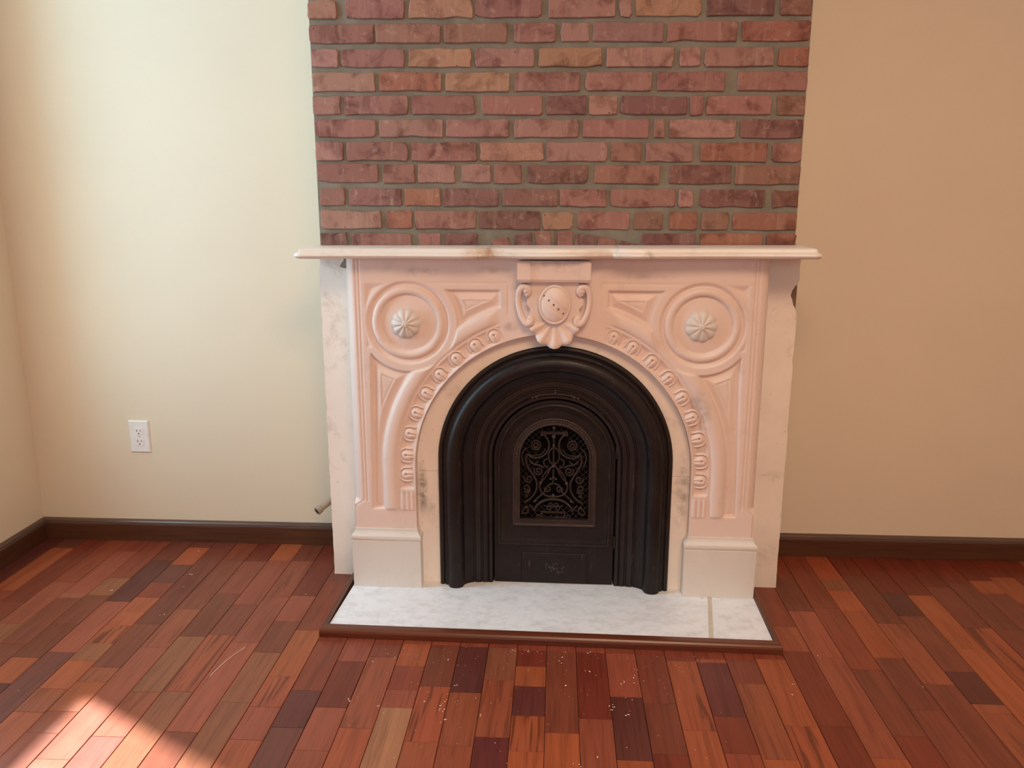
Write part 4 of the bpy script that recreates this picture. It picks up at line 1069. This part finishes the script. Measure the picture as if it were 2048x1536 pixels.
strand([(500, 870), (490, 950), (515, 1020), (580, 1065), (660, 1078), (680, 1078)], 0.0028)
spiral(600, 965, 10, 50, 1.2, 1.35, 0.0020)
strand([(675, 890), (625, 905), (580, 950), (555, 1010), (520, 1050), (450, 1110), (400, 1160)], 0.0026)
strand([(415, 1282), (440, 1225), (500, 1165), (580, 1125), (680, 1112)], 0.0036)
strand([(350, 1195), (420, 1285)], 0.0024, raw=True)
strand([(525, 1300), (835, 1300)], 0.0026, False, raw=True); strand([(520, 1280), (520, 1385)], 0.0028, raw=True)
strand([(520, 1368 + 6 * (-1) ** i) for i in range(1)] + [(530 + 12 * i, 1370 + 5 * (-1) ** i) for i in range(13)], 0.0022, raw=True)
spiral(890, 1365, 24, 24, 0, 1.0, 0.0022); spiral(300, 965, 12, 62, 0.6, 1.25, 0.0022); spiral(330, 1000, 8, 36, 2.2, 1.2, 0.0020)
spiral(330, 830, 10, 62, 1.4, 1.35, 0.0022); spiral(300, 1070, 8, 22, 0, 1.2, 0.0020)
strand([(240, 1330), (255, 1270), (300, 1230), (330, 1265), (310, 1315), (240, 1330)], 0.0024)
strand([(540, 1200), (590, 1215), (640, 1200), (680, 1225)], 0.0018); spiral(620, 1240, 28, 28, 0, 1.0, 0.0016); spiral(720, 1200, 30, 30, 0, 1.0, 0.0016)
for (x, y, r_) in ((675, 115, 0.006), (675, 240, 0.0065), (675, 360, 0.0045), (675, 650, 0.0055), (640, 825, 0.004), (710, 825, 0.004), (675, 805, 0.004), (675, 1060, 0.0055), (500, 885, 0.0055), (860, 885, 0.0055), (430, 1140, 0.0045), (930, 1140, 0.0045), (300, 1230, 0.0045), (1060, 1230, 0.0045)):
    p = G(x, y); gr.ball((p[0], YG - 0.001, p[1]), r_, 8, 0.6)
# diamond lattice behind the scrolls
def inside_g(x, z): return z > GB and (abs(x - IC) < GH and z < GZ_ or math.hypot(x - IC, z - GZ_) < GH)
for k in range(-24, 26):
    for s in (1, -1):
        seg = []
        for i in range(81):
            z = 0.24 + i * 0.004; x = IC + k * 0.0200 + s * (z - 0.40)
            lx = abs(x - IC); ok = inside_g(x, z) and (lx > 0.058 + 0.018 * math.cos((z - 0.30) * 14) or z < 0.285 or z > 0.525)
            if ok: seg.append((x, YG + 0.003, z))
            if (not ok or i == 80) and seg:
                if len(seg) > 2: gr.tube([seg[0], seg[-1]], 0.0009, 4)
                seg = []
gr.build('scroll_grille', M['grille'], dob, True, 60)

# ------------------------------------------------------------------ hearth
hearth = tag(empty('hearth_slab', MO, MR), 'white marble hearth slab with a narrow end piece in front of the fireplace', 'hearth')
def hslab(poly, name, mat, z0, z1):
    n_ = len(poly); q = MB()
    q.add([(x, y, z0) for x, y in poly] + [(x, y, z1) for x, y in poly], [tuple(range(n_ - 1, -1, -1)), tuple(range(n_, 2 * n_))] + [(i, (i + 1) % n_, n_ + (i + 1) % n_, n_ + i) for i in range(n_)])
    return q.build(name, mat, hearth)
hslab([(-0.6445, -0.391), (0.4560, -0.3945), (0.5100, -0.03), (-0.6345, -0.03)], 'main_slab', M['hearth'], 0.0006, 0.0198)
hslab([(0.4690, -0.3945), (0.6350, -0.396), (0.6365, -0.03), (0.5230, -0.03)], 'end_slab', M['hearth'], 0.0006, 0.0198)
hslab([(0.4562, -0.3944), (0.4688, -0.3944), (0.5228, -0.03), (0.5102, -0.03)], 'joint', M['grout'], 0.0006, 0.0190)
# wood trim on three sides (bullnose), mitred at the corners
PT = [(0.0, 0.0003), (0.0, 0.0255), (0.0200, 0.0262), (0.0262, 0.0245), (0.0300, 0.0205), (0.0318, 0.0150), (0.0318, 0.0003)]
ca, sa = math.cos(MR), math.sin(MR)
def wl(x, y): return (MO[0] + ca * x - sa * y, MO[1] + sa * x + ca * y)
nf = (sa, -ca); nl_ = (-ca, -sa); nr_ = (ca, sa)
fl, fr = wl(-0.646, -0.393), wl(0.637, -0.398)
def trim(name, p0, p1, nrm, mat, m0, m1, prof):
    o = struct(run(prof, p0, p1, nrm, name, mat, None, m0, m1)); return o
SIDE = [(o_ * 0.50, z) for o_, z in PT]
def trimrun(name, P0, P1, n0, n1, n2, w0, w1, w2, mat):
    """P0->P1 with outward normal n1; neighbours' normals n0, n2 give the mitre"""
    V = []
    for p, nn, ww in ((P0, n0, w0), (P1, n2, w2)):
        for o_, z in PT:
            q0 = Vector((p[0], p[1], z)) + Vector((*n1, 0)) * o_ * w1
            if nn: q0 += Vector((*nn, 0)) * o_ * ww
            V.append(q0)
    k = len(PT)
    Fs = [(i, (i + 1) % k, k + (i + 1) % k, k + i) for i in range(k)] + [tuple(range(k - 1, -1, -1)), tuple(range(k, 2 * k))]
    struct(fix_normals(obj(name, V, Fs, mat)))
trimrun('trim_1', fl, fr, nl_, nf, nr_, 0.55, 1.0, 0.55, M['trimx'])
trimrun('trim_2', wl(-0.646, -0.022), fl, None, nl_, nf, 0, 0.55, 1.0, M['trimy'])
trimrun('trim_3', fr, wl(0.637, -0.022), nf, nr_, None, 1.0, 0.55, 0, M['trimy'])

# ------------------------------------------------------------------ outlet, pipe, crumbs
ot = tag(empty('wall_outlet', (-1.506, 0.0, 0.4)), 'white duplex power outlet low on the cream wall', 'outlet')
q = MB(); q.cbox(-0.0375, 0.0375, -0.0065, -0.0003, -0.0600, 0.0600, 0.004); pl_ = q.build('cover_plate', M['white'], ot)
for zc in (0.0195, -0.0195):
    ring = []
    for i in range(24):
        a = 2 * PI * i / 24; ring.append((0.0170 * max(-0.93, min(0.93, math.cos(a) * 1.12)) , zc + 0.0142 * max(-0.9, min(0.9, math.sin(a) * 1.1))))
    q = MB(); q.prism(ring, -0.0082, -0.0060); so_ = q.build('socket', M['white'], ot, fix=True)
    for x, hh in ((-0.0065, 0.0042), (0.0065, 0.0034)):
        q = MB(); q.box(x - 0.0011, x + 0.0011, -0.0084, -0.0070, zc + 0.0035 - hh, zc + 0.0035 + hh); q.build('slot', M['slot'], so_)
    q = MB(); q.prism([(0.0026 * math.cos(2 * PI * i / 10), zc - 0.0072 + 0.0026 * math.sin(2 * PI * i / 10)) for i in range(10)], -0.0084, -0.0070); q.build('ground_hole', M['slot'], so_, fix=True)
q = MB(); q.prism([(0.0030 * math.cos(2 * PI * i / 12), 0.0030 * math.sin(2 * PI * i / 12)) for i in range(12)], -0.0074, -0.0060); q.build('screw', M['steel'], ot, fix=True)

pp = tag(empty('pipe_stub', (BX0, -0.145, 0.236)), 'short capped rusty pipe end poking out beside the mantel above the baseboard', 'pipe')
q = MB(); path = [(0.0, 0.0, 0.0), (-0.016, -0.004, -0.001), (-0.028, -0.014, -0.005), (-0.046, -0.036, -0.016), (-0.060, -0.052, -0.025)]
q.tube(catmull(path, 5), 0.0120, 14); q.build('pipe', M['pipe'], pp, True, 40)
a, b_ = Vector(path[-2]), Vector(path[-1]); dd = (b_ - a).normalized()
q = MB(); q.tube([b_ - dd * 0.006, b_ - dd * 0.003, b_ + dd * 0.010, b_ + dd * 0.012], [0.0122, 0.0150, 0.0150, 0.0130], 14); cp = q.build('end_cap', M['pipe'], pp, True, 40)
q = MB(); q.tube([b_ + dd * 0.0121, b_ + dd * 0.0124], 0.0108, 12); q.build('cap_face', M['pipeend'], cp)
q = MB()
for i in range(9): q.ball((-0.004 - 0.004 * random.random(), random.uniform(-0.014, 0.014), random.uniform(-0.014, 0.016)), random.uniform(0.005, 0.009), 8)
q.build('plaster_collar', M['slab'], pp, True)

# crumbs of plaster swept across the boards: too many and too small to count
q = MB()
for x, y in DEBRIS:
    for i in range(1 if random.random() < 0.6 else 2):
        r_ = random.uniform(0.0009, 0.0023); cx, cy = x + random.gauss(0, 0.006) * (i > 0), y + random.gauss(0, 0.006) * (i > 0); e = random.uniform(1, 2.2); a = random.uniform(0, PI)
        V = []
        for px, py, pz in ((1, 0, 0.3), (-1, 0, 0.3), (0, 1, 0.25), (0, -1, 0.3), (0, 0, 0.85), (0, 0, 0.0)):
            px, py = px * e * random.uniform(0.7, 1.2), py * random.uniform(0.7, 1.2)
            V.append((cx + r_ * (px * math.cos(a) - py * math.sin(a)), cy + r_ * (px * math.sin(a) + py * math.cos(a)), 0.0002 + r_ * pz))
        q.add(V, [(0, 2, 4), (2, 1, 4), (1, 3, 4), (3, 0, 4), (2, 0, 5), (1, 2, 5), (3, 1, 5), (0, 3, 5)])
for i in range(150):
    x, y = random.uniform(-0.5, 0.42), -0.70 - random.expovariate(6)
    r_ = random.uniform(0.0004, 0.0011); a = random.uniform(0, PI)
    V = [(x + r_ * c_, y + r_ * s_, 0.0002 + z * r_) for c_, s_, z in ((1.6 * math.cos(a), 1.6 * math.sin(a), 0.3), (-math.sin(a), math.cos(a), 0.3), (-1.6 * math.cos(a), -1.6 * math.sin(a), 0.3), (math.sin(a), -math.cos(a), 0.3), (0, 0, 0.9))]
    q.add(V, [(0, 1, 4), (1, 2, 4), (2, 3, 4), (3, 0, 4), (3, 2, 1, 0)])
tag(q.build('plaster_crumbs', M['crumb']), 'pale plaster crumbs scattered over the boards in front of the hearth', 'crumbs', kind='stuff')
q = MB(); q.tube([(p[0], p[1], 0.0010) for p in catmull([(-0.908, -0.870), (-0.902, -0.832), (-0.893, -0.790), (-0.881, -0.754), (-0.868, -0.724)], 5)], [0.0008] * 21, 5)
tag(q.build('pale_strand', M['crumb']), 'thin pale curved strand lying on the boards left of the hearth', 'strand')
